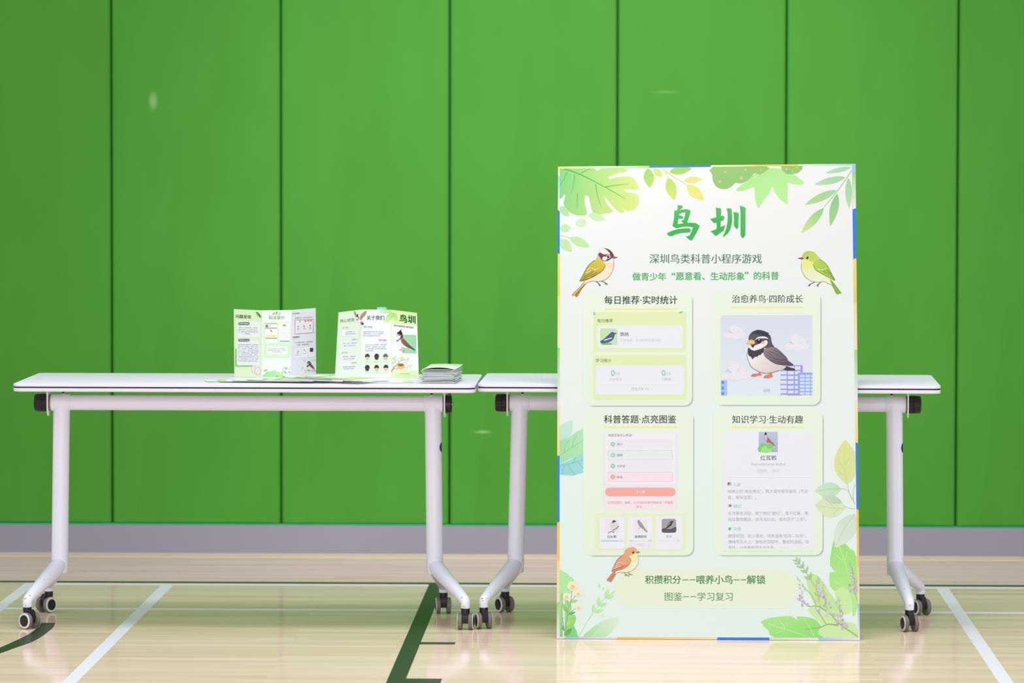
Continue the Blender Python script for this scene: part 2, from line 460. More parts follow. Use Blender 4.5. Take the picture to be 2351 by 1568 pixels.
            t.build('collar', M['coat'], ft, smooth=40)
            nn = inv @ Vector((nrm[0], nrm[1], 0))
            caster(root, (d.x, d.y), (nn.x, nn.y), trail)
            # dark scuffs rubbed into the paint of the front feet
            if k == 0:
                rnd = random.Random(int(fx * 1000))
                for q_ in range(5 if side == 0 else 3):
                    i = rnd.randint(4, len(P) - 3); p = Vector(P[i]); tdir = (Vector(P[i + 1]) - Vector(P[i - 1])).normalized()
                    view = Vector((0.05 + rnd.uniform(-.5, .5), -1, 0.25 + rnd.uniform(-.2, .4)))
                    nrm_ = (view - tdir * view.dot(tdir)).normalized(); sd = tdir.cross(nrm_)
                    p = p + nrm_ * (rr[i] * 0.995 + .0002)
                    l_, w_ = rnd.uniform(.002, .0055), rnd.uniform(.0006, .0015)
                    al = rnd.uniform(-.5, .8); e1 = (tdir * math.sin(al) + sd * math.cos(al)) * l_; e2 = (tdir * math.cos(al) - sd * math.sin(al)) * w_
                    sc = MB(); sc.add([p - e1, p - e2 * .8, p + e1, p + e2 + nrm_ * .0003], [(0, 1, 2, 3)])
                    o = sc.build('scuff', M['scuff'], ft); o['label'] = 'dark scuff mark on the foot'
        if stickers[side]:
            t = MB(); vs = []; fs = []; n = 12
            for iu in range(n + 1):
                for iv in range(n + 1):
                    u_ = (iu / n - .5) * 2; v_ = (iv / n - .5) * 2
                    k_ = 1 / max(1e-6, math.hypot(u_, v_)) * max(abs(u_), abs(v_)); u2, v2 = u_ * k_, v_ * k_
                    ang = math.radians(-6) + u2 * 0.62
                    z = 0.540 + v2 * 0.0155
                    f_ = (zb - z) / (zb - 0.198); c_ = pt.lerp(pb, f_)
                    vs.append((c_.x + 0.0259 * math.cos(ang), 0.0259 * math.sin(ang), z))
            for iu in range(n):
                for iv in range(n):
                    i = iu * (n + 1) + iv; fs.append((i, i + n + 1, i + n + 2, i + 1))
            t.add(vs, fs); o = t.build('round_sticker', M['sticker'], leg, smooth=60); o['label'] = 'round navy sticker'
    return root

make_table('training_table', 'white folding table on casters holding the brochures, left of the poster board', 0.3729, -1.091, -0.003,
    [(-0.2152, -0.2224), (0.9302, 0.9360)],
    [[(-0.2921, -1.320, (-0.63, -0.78), 0.010), (-0.2868, -0.860, (0.80, -0.60), -0.012)],
     [(1.0383, -1.300, (1.0, -0.06), 0.004), (0.9528, -0.850, (1.0, 0.12), 0.0)]],
    [dict(sleeve=(-0.2480, -0.1887), plate=-0.2560, knob=(-0.2600, -0.2985), cap=True, bump=-0.2103, bh=0.020),
     dict(sleeve=(0.9030, 0.9610), plate=0.9668, knob=(0.9700, 0.9880), cap=False, bump=0.9260, bh=0.020)],
    [False, True])
make_table('training_table', 'white folding table on casters standing behind the tall poster board', 1.778, -1.040, -0.018,
    [(1.1952, 1.1838), (2.3485, 2.3538)],
    [[(1.0929, -1.270, (-1.0, -0.28), 0.0), (1.1456, -0.810, (-0.85, -0.53), -0.004)],
     [(2.3836, -1.290, (-1.0, -0.30), 0.004), (2.4463, -0.830, (-0.90, -0.43), 0.008)]],
    [dict(sleeve=(1.1645, 1.2250), plate=1.1578, knob=(1.1540, 1.1200), cap=True, bump=1.2040, bh=0.006),
     dict(sleeve=(2.3219, 2.3835), plate=2.3900, knob=(2.3935, 2.4305), cap=True, bump=2.3400, bh=0.006)],
    [False, True])

# ------------------------------------------------------------------ printing on flat sheets
_font_cache = {}
def glyphs(s, bold):
    key = (s, bold)
    if key not in _font_cache:
        cu = bpy.data.curves.new('lettering', 'FONT'); cu.body = s; cu.resolution_u = 3
        ob = bpy.data.objects.new('lettering', cu); C.objects.link(ob)
        bpy.context.view_layer.update()
        me = bpy.data.meshes.new_from_object(ob.evaluated_get(bpy.context.evaluated_depsgraph_get()))
        vs = [(v.co.x, v.co.y) for v in me.vertices]; fs = [tuple(p.vertices) for p in me.polygons]
        bpy.data.objects.remove(ob); bpy.data.meshes.remove(me); bpy.data.curves.remove(cu)
        _font_cache[key] = (vs, fs)
    return _font_cache[key]

def homography(src, dst):
    A = []
    for (x, y), (u, v) in zip(src, dst):
        A.append([x, y, 1, 0, 0, 0, -u * x, -u * y, u]); A.append([0, 0, 0, x, y, 1, -v * x, -v * y, v])
    n = 8
    for i in range(n):
        p = max(range(i, n), key=lambda r: abs(A[r][i])); A[i], A[p] = A[p], A[i]
        d = A[i][i]; A[i] = [a / d for a in A[i]]
        for r in range(n):
            if r != i and A[r][i]:
                k = A[r][i]; A[r] = [a - k * b for a, b in zip(A[r], A[i])]
    return [A[i][8] for i in range(8)]

class Print:
    """Lays flat ink shapes on a sheet. The layout uses the sheet's own drawing units, given by its four corners (TL, TR, BR, BL)."""
    def __init__(s, layout, corners, org=(0, 0), sc=1.0, base=0.0002, step=0.00002, clip=None):
        s.h = homography(layout, [(0, 0), (1, 0), (1, 1), (0, 1)])
        s.c = [Vector(p) for p in corners]
        s.n = ((s.c[1] - s.c[0]).cross(s.c[3] - s.c[0])).normalized() * -1
        s.base, s.step = base, step; s.org, s.sc = org, sc; s.clip = clip or (0, 0, 1, 1)
        s.mb = MB(); s.k = 0
    def uv(s, x, y):
        if s.org is not None: x, y = s.org[0] + x / s.sc, s.org[1] + y / s.sc
        h = s.h; w = h[6] * x + h[7] * y + 1
        u, v = (h[0] * x + h[1] * y + h[2]) / w, (h[3] * x + h[4] * y + h[5]) / w
        c = s.clip
        return min(max(u, c[0]), c[2]), min(max(v, c[1]), c[3])
    def at(s, u, v, k):
        c = s.c
        p = (c[0] * (1 - u) + c[1] * u) * (1 - v) + (c[3] * (1 - u) + c[2] * u) * v
        return p + s.n * (s.base + s.step * k)
    def P(s, x, y, k): return s.at(*s.uv(x, y), k)
    def frame(s, org, sc): s.org, s.sc = org, sc; return s
    def shape(s, pts, col, col2=None, grad=None, smooth=None, holes=()):
        s.k += 1
        if smooth is None: smooth = 2 if len(pts) >= 8 else 0
        if smooth: pts = crom(pts, True, smooth)
        allp = list(pts); loops_ = [[Vector((x, y, 0)) for x, y in pts]]
        for h in holes:
            h = crom(h, True, smooth) if smooth else h
            allp += h; loops_.append([Vector((x, y, 0)) for x, y in h])
        tri = tessellate_polygon(loops_)
        ca = ink(col)
        if col2 is not None:
            cb = ink(col2); x0, y0, x1, y1 = grad; L2 = (x1 - x0) ** 2 + (y1 - y0) ** 2
            cols = []
            for x, y in allp:
                t = min(1, max(0, ((x - x0) * (x1 - x0) + (y - y0) * (y1 - y0)) / L2))
                cols.append(tuple(a * (1 - t) + b * t for a, b in zip(ca, cb)))
        else: cols = [ca] * len(allp)
        s.mb.add([s.P(x, y, s.k) for x, y in allp], [tuple(t) for t in tri], cols)
    def rect(s, x0, y0, x1, y1, col, r=0, col2=None, same=False):
        if same: s.k -= 1
        hx, hy = (x1 - x0) / 2, (y1 - y0) / 2
        pts = rrect(hx, hy, min(r, hx, hy), 5, (x0 + x1) / 2, (y0 + y1) / 2) if r else [(x0, y0), (x1, y0), (x1, y1), (x0, y1)]
        s.shape(pts, col, col2, (x0, y0, x0, y1) if col2 else None, 0)
    def ell(s, cx, cy, rx, ry, col, n=20, col2=None, grad=None):
        s.shape([(cx + rx * math.cos(2 * PI * i / n), cy + ry * math.sin(2 * PI * i / n)) for i in range(n)], col, col2, grad, 0)
    def leaf(s, x0, y0, x1, y1, w, col, col2=None, tip=1.0, same=False):
        if same: s.k -= 1
        dx, dy = x1 - x0, y1 - y0; L = math.hypot(dx, dy); ux, uy = dx / L, dy / L; px, py = -uy, ux
        a, b = [], []
        for i in range(11):
            t = i / 10; hw = w / 2 * math.sin(PI * t) ** 0.8 * (1 - 0.18 * (t - .5) * 2 * tip)
            a.append((x0 + dx * t + px * hw, y0 + dy * t + py * hw)); b.append((x0 + dx * t - px * hw, y0 + dy * t - py * hw))
        s.shape(a + list(reversed(b[1:-1])), col, col2, (x0, y0, x1, y1) if col2 else None, 0)
    def stroke(s, pts, w, col, w2=None, smooth=4, same=False):
        if same: s.k -= 1
        s.k += 1
        if smooth and len(pts) > 2: pts = crom(pts, False, smooth)
        n = len(pts); w2 = w if w2 is None else w2; vs = []; fs = []
        for i, (x, y) in enumerate(pts):
            x0, y0 = pts[max(0, i - 1)]; x1, y1 = pts[min(n - 1, i + 1)]
            L = math.hypot(x1 - x0, y1 - y0) or 1; px, py = -(y1 - y0) / L, (x1 - x0) / L
            hw = (w + (w2 - w) * i / max(1, n - 1)) / 2
            vs += [s.P(x + px * hw, y + py * hw, s.k), s.P(x - px * hw, y - py * hw, s.k)]
        for i in range(n - 1): fs.append((2 * i, 2 * i + 2, 2 * i + 3, 2 * i + 1))
        s.mb.add(vs, fs, [ink(col)] * len(vs))
    def text(s, body, x0, x1, yc, col, bold=0.0, yflat=None, same=True, slope=0.0):
        """lettering fitted between x0 and x1, its middle at yc"""
        if not same: s.k += 1
        vs, fs = glyphs(body, 0.0)
        if not vs: return
        ax = min(v[0] for v in vs); bx = max(v[0] for v in vs); ay = min(v[1] for v in vs); by = max(v[1] for v in vs)
        k = (x1 - x0) / (bx - ax); ym = (ay + by) / 2
        d = bold * 0.95
        offs = [(0, 0)] if d < 0.006 else [(-d, 0), (d, 0)] if d < 0.012 else [(-d, -d * .6), (d, -d * .6), (d, d * .6), (-d, d * .6)]
        for n_, (ox, oy) in enumerate(offs):
            s.mb.add([s.P(x0 + (x + ox - ax) * k, yc - (y + oy - ym) * k + slope * ((x - ax) / (bx - ax) - .5), s.k + 1 + n_ * 0.4) for x, y in vs], fs, [ink(col)] * len(vs))
    def bump(s): s.k += 1
    def done(s, name, parent, mt=None, label=None):
        o = s.mb.build(name, mt or M['ink'], parent, ink=True); s.mb = MB()
        if label: o['label'] = label
        return o

# ------------------------------------------------------------------ poster board leaning on the right-hand table
BLp, BRp = Vector((1.3192, -1.5375, 0.001)), Vector((2.2207, -1.5459, 0.001))
lean = math.atan(0.225)
upv = Vector((0, math.sin(lean), math.cos(lean)))
exv = (BRp - BLp).normalized()
nrmv = exv.cross(upv).normalized()          # out of the printed face
def on_board(s_, t_): return BLp + exv * s_ + upv * t_
# outer corners of the board, in metres along its own foot and height
BW = 0.9015
OUT = [(-0.0041, 1.4379), (BW - 0.0040, 1.4486), (BW, 0.0), (0.0, 0.0)]      # TL TR BR BL
OUT_L = [(1281, 383), (1964.5, 377), (1974.5, 1471), (1277.5, 1467)]
SHEET_L = [(1285, 388), (1956, 380.5), (1970.5, 1465), (1284, 1463)]
root = empty('poster_board', BLp + exv * (BW / 2))
tag(root, 'tall white poster board with green leaves and bird drawings, leaning on the table edge', 'poster')
def rel(p): return Vector(p) - root.location
hb = homography(OUT_L, [(0, 0), (1, 0), (1, 1), (0, 1)])
def lay(x, y, off=0.0):
    w = hb[6] * x + hb[7] * y + 1
    u, v = (hb[0] * x + hb[1] * y + hb[2]) / w, (hb[3] * x + hb[4] * y + hb[5]) / w
    q = [OUT[0][i] * (1 - u) * (1 - v) + OUT[1][i] * u * (1 - v) + OUT[2][i] * u * v + OUT[3][i] * (1 - u) * v for i in (0, 1)]
    return rel(on_board(*q) + nrmv * off)
T = 0.026
b = MB()
q = [lay(*p, -0.003) for p in OUT_L]; bk = [lay(*p, -T) for p in OUT_L]
ins = lambda P_, f: [c + (sum(P_, Vector()) / 4 - c) * f for c in P_]
qi, bi = ins(q, 0.004), ins(bk, 0.004)
b.add(qi + bi, [(0, 3, 2, 1), (4, 5, 6, 7), (0, 1, 5, 4), (1, 2, 6, 5), (2, 3, 7, 6), (3, 0, 4, 7)])
b.build('backing_panel', M['board'], root)
# patterned edging tape, folded round the four edges
tape = MB()
YEL, ORA, CRM, BLU, LGN, LBL, WHT, PGN = (255, 226, 138), (253, 208, 100), (252, 238, 205), (60, 130, 245), (165, 225, 120), (170, 208, 250), (245, 246, 250), (222, 240, 205)
def tape_seg(a0, a1, b0, b1, c0, c1):
    """a: outer edge start/end, b: inner edge start/end"""
    P_ = []
    for (x, y) in (a0, a1): P_.append(lay(x, y, -T))
    for (x, y) in (a0, a1): P_.append(lay(x, y, 0.0))
    for (x, y) in (b0, b1): P_.append(lay(x, y, 0.0008))
    cc = [ink(c0), ink(c1)] * 3
    tape.add(P_, [(0, 1, 3, 2), (2, 3, 5, 4)], cc)
def lerp2(p, q_, t): return (p[0] + (q_[0] - p[0]) * t, p[1] + (q_[1] - p[1]) * t)
def tape_side(o0, o1, i0, i1, axis, segs):
    d0, d1 = o0[axis], o1[axis]
    for s0, s1, c0, c1 in segs:
        t0, t1 = (s0 - d0) / (d1 - d0), (s1 - d0) / (d1 - d0); t0 = max(0, t0); t1 = min(1, t1)
        tape_seg(lerp2(o0, o1, t0), lerp2(o0, o1, t1), lerp2(i0, i1, t0), lerp2(i0, i1, t1), c0, c1)
tape_side(OUT_L[0], OUT_L[3], SHEET_L[0], SHEET_L[3], 1, [(383, 402, YEL, CRM), (402, 482, LBL, WHT), (482, 581, BLU, BLU), (581, 678, YEL, ORA), (678, 798, YEL, CRM), (798, 930, LGN, WHT),
    (930, 1047, CRM, YEL), (1047, 1200, BLU, BLU), (1200, 1290, ORA, ORA), (1290, 1385, YEL, CRM), (1385, 1467, LGN, WHT)])
tape_side(OUT_L[1], OUT_L[2], SHEET_L[1], SHEET_L[2], 1, [(377, 396, LBL, LBL), (396, 479, LGN, WHT), (479, 594, BLU, BLU), (594, 695, YEL, ORA), (695, 804, YEL, CRM), (804, 922, LGN, WHT),
    (922, 1018, CRM, YEL), (1018, 1172, BLU, BLU), (1172, 1303, ORA, ORA), (1303, 1389, YEL, CRM), (1389, 1471, LBL, WHT)])
tape_side(OUT_L[0], OUT_L[1], SHEET_L[0], SHEET_L[1], 0, [(1281, 1372, YEL, CRM), (1372, 1490, WHT, LGN), (1490, 1632, BLU, BLU), (1632, 1735, CRM, YEL), (1735, 1837, ORA, ORA), (1837, 1964.5, WHT, LBL)])
tape_side(OUT_L[3], OUT_L[2], SHEET_L[3], SHEET_L[2], 0, [(1277.5, 1293, WHT, WHT), (1293, 1413, LBL, WHT), (1413, 1531, ORA, YEL), (1531, 1645, YEL, CRM), (1645, 1766, BLU, BLU), (1766, 1880, PGN, WHT), (1880, 1974.5, LBL, WHT)])
o = tape.build('edging_tape', M['ink'], root, ink=True); o['label'] = 'yellow, blue, green and cream edging tape'

SC4 = [lay(*p, 0.0004) for p in SHEET_L]
pr = Print(SHEET_L, SC4, None, 1.0, base=0.0)
# the sheet itself, a faint wash from white to pale mint
g = MB(); NX, NY = 12, 16; vs = []; cs = []; fs = []
for j in range(NY + 1):
    for i in range(NX + 1):
        u_, v_ = i / NX, j / NY
        vs.append(pr.at(u_, v_, 0)); a_ = ink((246, 249, 247)); b_ = ink((234, 253, 245))
        t_ = min(1, max(0, v_ * 1.25 + 0.12 * math.sin(u_ * 5 + v_ * 9)))
        cs.append(tuple(x * (1 - t_) + y * t_ for x, y in zip(a_, b_)))
for j in range(NY):
    for i in range(NX):
        k = j * (NX + 1) + i; fs.append((k, k + NX + 1, k + NX + 2, k + 1))
g.add(vs, fs, cs)
sheet = g.build('poster_sheet', M['poster'], root, ink=True)
K0 = 4
def begin(org, sc, k=K0):
    pr.frame(org, sc); pr.k = k
A1, A2, A3, A4 = (1270, 370), (1610, 370), (1270, 650), (1610, 650)
A5, A6, A7, A8 = (1270, 930), (1610, 930), (1270, 1240), (1610, 1240)
S12, S34, S56, S7, S8 = 4.751, 5.408, 4.357, 6.273, 6.187

# title in brush strokes
begin((1500, 450), 9.404)
G1, G2 = (92, 198, 110), (66, 188, 86)
gr = (0, 210, 0, 560)
bird_a = [(505,207),(580,203),(612,210),(625,235),(618,262),(590,285),(535,318),(600,298),(690,288),(740,295),(775,310),(792,325),(785,370),(760,460),(720,580),(860,582),(900,588),(950,612),(980,637),(990,652),(975,690),(920,800),(870,890),(840,940),(810,967),(775,955),(730,920),(685,868),(740,868),(765,858),(785,830),(815,760),(845,682),(790,670),(700,662),(620,670),(550,688),(500,700),(470,695),(430,668),(398,643),(415,600),(435,480),(445,312),(495,323),(515,280),(518,250)]
bird_h = [(683,358),(620,366),(575,378),(555,392),(548,425),(590,430),(625,445),(640,468),(630,490),(605,500),(570,495),(535,488),(525,540),(517,612),(637,592),(600,550),(590,530),(640,522),(650,500),(668,430)]
pr.shape(bird_a, G1, G2, gr, 0, holes=[bird_h])
for pts in ([(275,812),(340,775),(430,740),(540,712),(680,700),(760,698),(785,712),(798,745),(790,775),(770,792),(650,795),(560,808),(470,835),(400,865),(360,873),(330,862),(300,838)],
            [(1337,250),(1385,262),(1430,262),(1450,285),(1458,320),(1448,432),(1500,430),(1518,445),(1520,480),(1510,520),(1490,535),(1445,547),(1440,670),(1543,632),(1530,680),(1507,760),(1440,795),(1370,850),(1330,866),(1310,850),(1265,800),(1220,766),(1280,745),(1330,725),(1358,708),(1353,582),(1310,592),(1285,580),(1245,535),(1212,500),(1345,463),(1342,350)],
            [(1570,273),(1600,268),(1660,272),(1680,290),(1685,350),(1693,450),(1690,560),(1670,670),(1635,760),(1590,820),(1540,865),(1480,893),(1530,790),(1565,700),(1590,560),(1595,430),(1585,330)],
            [(1715,353),(1780,355),(1815,365),(1835,382),(1830,500),(1825,690),(1810,710),(1790,715),(1765,700),(1728,640),(1730,500),(1725,420)],
            [(1855,218),(1930,232),(1970,252),(1987,270),(1980,330),(1978,850),(1950,890),(1922,920),(1900,900),(1872,850),(1872,400),(1865,290)]):
    pr.k -= 1; pr.shape(pts, G1, G2, gr, 0)
pr.done('title_lettering', sheet, label='large brushed green title characters')
begin(None, 1)
pr.text('深圳鸟类科普小程序游戏', 1490.5, 1748, 594, (80, 130, 100), 0.012)
pr.done('subtitle_lettering', sheet, label='dark green first subtitle line')
SG = (84, 184, 104)
pr.text('做青少年', 1451, 1528, 635, SG, 0.022)
pr.text('“', 1541, 1549, 629, SG, 0.022)
pr.text('愿意看、生动形象', 1551, 1708, 634, SG, 0.022)
pr.text('”', 1709, 1717, 627, SG, 0.022)
pr.text('的科普', 1730, 1787, 633, SG, 0.022)
pr.done('subtitle_lettering', sheet, label='bright green second subtitle line')

# leaves in the corners
begin(A1, S12)
pr.shape([(70,85),(440,82),(460,105),(500,100),(530,82),(770,82),(800,120),(720,130),(620,165),(597,185),(625,195),(700,175),(830,170),(880,200),(915,260),(918,310),(780,310),(775,325),(800,340),(900,358),(925,400),(930,450),(890,520),(800,550),(720,485),(780,555),(720,560),(650,500),(570,400),(560,425),(600,490),(650,550),(560,575),(470,580),(430,560),(410,500),(385,390),(350,380),(340,400),(345,480),(365,580),(300,595),(220,580),(150,530),(112,470),(120,420),(132,380),(115,368),(70,410)],
         (132, 218, 132), (222, 242, 142), (120, 150, 850, 400))
V = (88, 196, 88)
pr.stroke([(110, 85), (240, 125), (400, 200), (570, 290), (780, 410)], 18, V, 5)
for st in ([(150, 125), (110, 210), (72, 265)], [(230, 145), (225, 240), (195, 350)], [(265, 355), (262, 430), (262, 515)], [(460, 250), (480, 380), (520, 500)], [(570, 285), (680, 265), (820, 252)], [(300, 135), (400, 85)]):
    pr.stroke(st, 9, V, 4)
pr.done('leaf_illustration', sheet, label='large notched green leaf at the top corner')
begin(A1, S12)
pr.stroke([(1180, 82), (1300, 170), (1450, 262)], 10, (205, 225, 130), 7)
pr.stroke([(1225, 120), (1250, 190)], 8, (205, 225, 130))
for l in ((1030, 82, 1050, 292, 112, (165, 222, 110), (185, 230, 120)), (1090, 82, 1185, 174, 72, (215, 238, 130), None), (1250, 185, 1318, 427, 115, (190, 228, 110), (215, 238, 125)), (1262, 120, 1505, 84, 88, (170, 222, 105), None), (1425, 215, 1618, 200, 72, (236, 232, 135), None), (1450, 262, 1640, 428, 112, (232, 238, 130), (248, 238, 130))):
    pr.leaf(*l)
pr.done('leaf_illustration', sheet, label='yellow-green sprig beside the notched leaf')
for l in ((72, 495, 172, 603, 80, (190, 235, 165)), (382, 583, 566, 640, 78, (208, 245, 185)), (72, 730, 192, 730, 86, (200, 242, 180)), (180, 832, 397, 935, 92, (200, 242, 172)), (72, 850, 202, 985, 104, (202, 242, 178))):
    pr.leaf(*l)
pr.ell(300, 672, 56, 45, (216, 247, 196)); pr.stroke([(72, 810), (130, 822), (185, 838)], 6, (195, 232, 165))
pr.done('leaf_illustration', sheet, label='pale green loose leaves under the notched leaf')
begin(A2, S12)
pr.shape([(580,140),(620,150),(708,85),(870,85),(900,130),(1000,148),(1080,200),(1118,240),(1090,262),(1000,255),(935,240),(945,300),(935,380),(942,460),(930,470),(870,430),(800,350),(770,280),(740,350),(690,410),(640,490),(622,512),(605,500),(580,410),(575,290),(480,320),(400,330),(375,315),(395,290),(480,230)], (180, 240, 150), (192, 248, 165), (600, 90, 800, 480))
pr.shape([(125,63),(115,150),(125,230),(170,290),(250,310),(320,285),(370,240),(430,248),(500,215),(550,165),(580,135),(640,150),(700,110),(708,62)], (152, 206, 122))
pr.k -= 1
pr.shape([(865,58),(880,110),(930,145),(990,148),(1060,130),(1100,90),(1102,55)], (152, 206, 122))
pr.bump()
for x, y, r in ((255, 123, 13), (478, 98, 12), (646, 99, 10), (432, 187, 19), (196, 226, 17), (925, 88, 14), (1040, 76, 11), (993, 113, 9)):
    pr.ell(x, y, r, r * .95, (226, 208, 125), 14); pr.k -= 1
pr.done('leaf_illustration', sheet, label='pale palmate leaf and dotted green caps at the top')
begin(A2, S12)
pr.stroke([(1642, 105), (1500, 310), (1330, 515)], 9, (140, 195, 135), 5)
for l in ((1640, 72, 1348, 135, 52, (165, 222, 175), (190, 232, 190)), (1575, 180, 1230, 258, 74, (165, 220, 165), (188, 232, 188)), (1480, 320, 1125, 478, 82, (165, 222, 165), (185, 228, 140)), (1335, 515, 1088, 787, 92, (150, 212, 140), (215, 242, 155)), (1485, 355, 1405, 712, 92, (150, 208, 150), (170, 222, 150)), (1605, 185, 1612, 522, 76, (165, 222, 165), (185, 232, 180))):
    pr.leaf(*l)
pr.done('leaf_illustration', sheet, label='slender bamboo-like leaves at the top right corner')
begin(A5, S56)
pr.leaf(62, 345, 188, 148, 130, (196, 242, 226), (205, 244, 232))
pr.shape([(64,345),(150,325),(220,270),(300,230),(300,480),(200,520),(64,588)], (168, 236, 180), (190, 240, 195), (64, 400, 300, 300))
pr.shape([(64,590),(150,555),(300,470),(300,675),(200,705),(64,695)], (155, 226, 220), (165, 230, 225), (64, 600, 300, 600))
for st in ([(70, 500), (180, 425), (298, 350)], [(110, 470), (120, 400), (160, 345)], [(190, 420), (205, 350), (235, 300)]): pr.stroke(st, 5, (140, 215, 160))
for st in ([(66, 610), (180, 580), (298, 545)], [(150, 590), (175, 640), (215, 690)], [(110, 600), (95, 650), (90, 690)], [(190, 578), (215, 540), (225, 515)], [(250, 560), (270, 600), (298, 630)]): pr.stroke(st, 5, (120, 205, 205))
pr.done('leaf_illustration', sheet, label='mint and teal leaves at the middle of the left edge')
begin(A6, S56)
for st in ([(1460, 790), (1490, 900), (1542, 995)], [(1400, 835), (1470, 860), (1540, 990)], [(1410, 990), (1460, 1025), (1540, 1040)], [(1525, 960), (1520, 860), (1540, 790)]): pr.stroke(st, 7, (190, 215, 180))
pr.leaf(1460, 795, 1440, 343, 240, (225, 236, 170), (228, 238, 150)); pr.leaf(1400, 838, 1130, 860, 150, (190, 236, 200), (212, 242, 215))
pr.leaf(1440, 1035, 1135, 1000, 215, (225, 242, 195), (222, 240, 200)); pr.leaf(1410, 975, 1195, 905, 80, (190, 218, 182), (215, 232, 205))
pr.leaf(1540, 1085, 1340, 1425, 200, (212, 236, 212), (228, 243, 228))
for st in ([(1460, 790), (1430, 600), (1440, 400)], [(1440, 650), (1370, 560)], [(1436, 600), (1490, 520)], [(1440, 710), (1360, 650)], [(1430, 1035), (1290, 1025), (1150, 1010)], [(1330, 1028), (1270, 960)], [(1380, 1030), (1320, 1090)], [(1535, 1095), (1440, 1220), (1350, 1400)], [(1400, 838), (1270, 840), (1150, 860)]): pr.stroke(st, 4, (200, 226, 160))
pr.done('leaf_illustration', sheet, label='pale watercolour leaves at the right edge')
begin(A8, S8)
pr.shape([(1885,0),(1920,110),(2030,45),(2120,130),(2205,240),(2225,940),(2150,1090),(2135,900),(1980,690),(1910,740),(1850,680),(1825,640),(1825,460),(1910,458),(1828,360),(1845,160)], (165, 238, 128), (190, 246, 155), (2000, 100, 2100, 900))
pr.shape([(840,1170),(950,1115),(1100,1090),(1275,1085),(1380,1150),(1350,1085),(1570,1110),(1650,1160),(1720,1240),(1850,1270),(1720,1393),(1050,1393),(950,1290)], (178, 244, 148), (150, 234, 118), (1200, 1090, 1300, 1390))
pr.shape([(1495,600),(1510,500),(1570,480),(1650,510),(1750,620),(1830,750),(1900,850),(2000,1000),(1900,1100),(1800,1050),(1600,900)], (202, 244, 165), smooth=4)
pr.shape([(1510,980),(1600,960),(1800,1060),(2000,1150),(2200,1200),(2225,1393),(1750,1393),(1660,1290),(1720,1220),(1600,1100)], (212, 247, 180))
pr.shape([(1900,760),(1950,690),(2010,670),(2080,710),(2130,820),(2140,1000),(2000,1050)], (212, 248, 180), smooth=4)
LV = (205, 248, 180)
for st in ([(1960, 90), (2030, 280), (2100, 520), (2180, 800)], [(1895, 205), (2030, 285), (2075, 165)], [(1885, 570), (2000, 650), (2110, 695)], [(945, 1190), (1190, 1270), (1560, 1390)], [(1110, 1155), (1190, 1270), (1060, 1325)], [(1455, 1115), (1530, 1230), (1610, 1385)]): pr.stroke(st, 14, LV, 8)
pr.done('leaf_illustration', sheet, label='bright green leaves in the lower right corner')
begin(A8, S8, 16)
OL = (150, 200, 112)
pr.stroke([(1355, 830), (1470, 905), (1540, 945), (1660, 945), (1830, 1050), (1960, 1190), (2100, 1290), (2230, 1375)], 10, (165, 208, 122), 24)
pr.stroke([(1470, 1275), (1680, 1245), (1800, 1200), (1950, 1215)], 8, OL, 20)
pr.stroke([(1620, 960), (1700, 1080), (1770, 1190)], 12, OL); pr.stroke([(1440, 650), (1560, 780), (1610, 870), (1630, 960)], 8, OL)
pr.stroke([(1340, 280), (1450, 400), (1550, 560), (1650, 740), (1675, 900)], 7, OL); pr.stroke([(2140, 380), (2170, 560), (2190, 760), (2222, 870)], 7, OL)
pr.stroke([(1950, 830), (1975, 1050), (1990, 1220)], 5, OL); pr.stroke([(1720, 640), (1760, 860), (1790, 1010)], 5, OL)
pr.bump()
for l in ((1390, 340, 1395, 245, 30), (1395, 340, 1315, 330, 28), (1445, 395, 1445, 300, 32), (1445, 395, 1345, 370, 30), (1495, 460, 1508, 362, 32), (1495, 465, 1400, 425, 32), (1545, 560, 1562, 448, 38), (1545, 562, 1455, 515, 36), (1365, 290, 1342, 235, 26), (1365, 300, 1288, 282, 22),
          (1375, 575, 1357, 518, 16), (1395, 600, 1398, 555, 18), (1410, 640, 1370, 625, 18), (1440, 670, 1445, 620, 18), (1415, 690, 1380, 680, 16), (1470, 720, 1470, 670, 22), (1670, 590, 1652, 508, 22), (1665, 630, 1622, 560, 26), (1662, 690, 1622, 625, 26), (1660, 740, 1628, 690, 26), (1650, 800, 1600, 732, 28), (1690, 800, 1640, 860, 10)):
    pr.leaf(*l, (172, 206, 142), (196, 222, 172)); pr.k -= .7
rnd = random.Random(11)
pr.k += 1
for (x0, y0, x1, y1, w0, w1, n) in ((1425, 610, 1445, 910, 16, 80, 18), (1690, 540, 1700, 780, 26, 85, 17), (1720, 780, 1760, 1060, 85, 130, 22), (1940, 790, 1990, 1240, 18, 95, 32), (2120, 300, 2170, 740, 18, 80, 30)):
    for i in range(n):
        t = (i + .5) / n; cx, cy = x0 + (x1 - x0) * t + rnd.uniform(-1, 1) * (w0 + (w1 - w0) * t), y0 + (y1 - y0) * t + rnd.uniform(-12, 12)
        a = rnd.uniform(-.9, .9); L = 10 + 26 * t * rnd.uniform(.7, 1.2); k = rnd.random()
        colr = (222, 186, 236) if k < .55 else (236, 212, 248) if k < .85 else (206, 154, 218)
        pr.leaf(cx, cy, cx + L * 1.5 * math.sin(a), cy + L * 1.5 * math.cos(a), L, colr); pr.k -= .72
pr.done('flower_illustration', sheet, label='lilac flower spikes on olive stems')
begin(A7, S7)
pr.shape([(92,455),(140,452),(185,475),(230,515),(280,550),(305,605),(280,680),(250,760),(190,860),(150,900),(92,900)], (184, 246, 175), smooth=3)
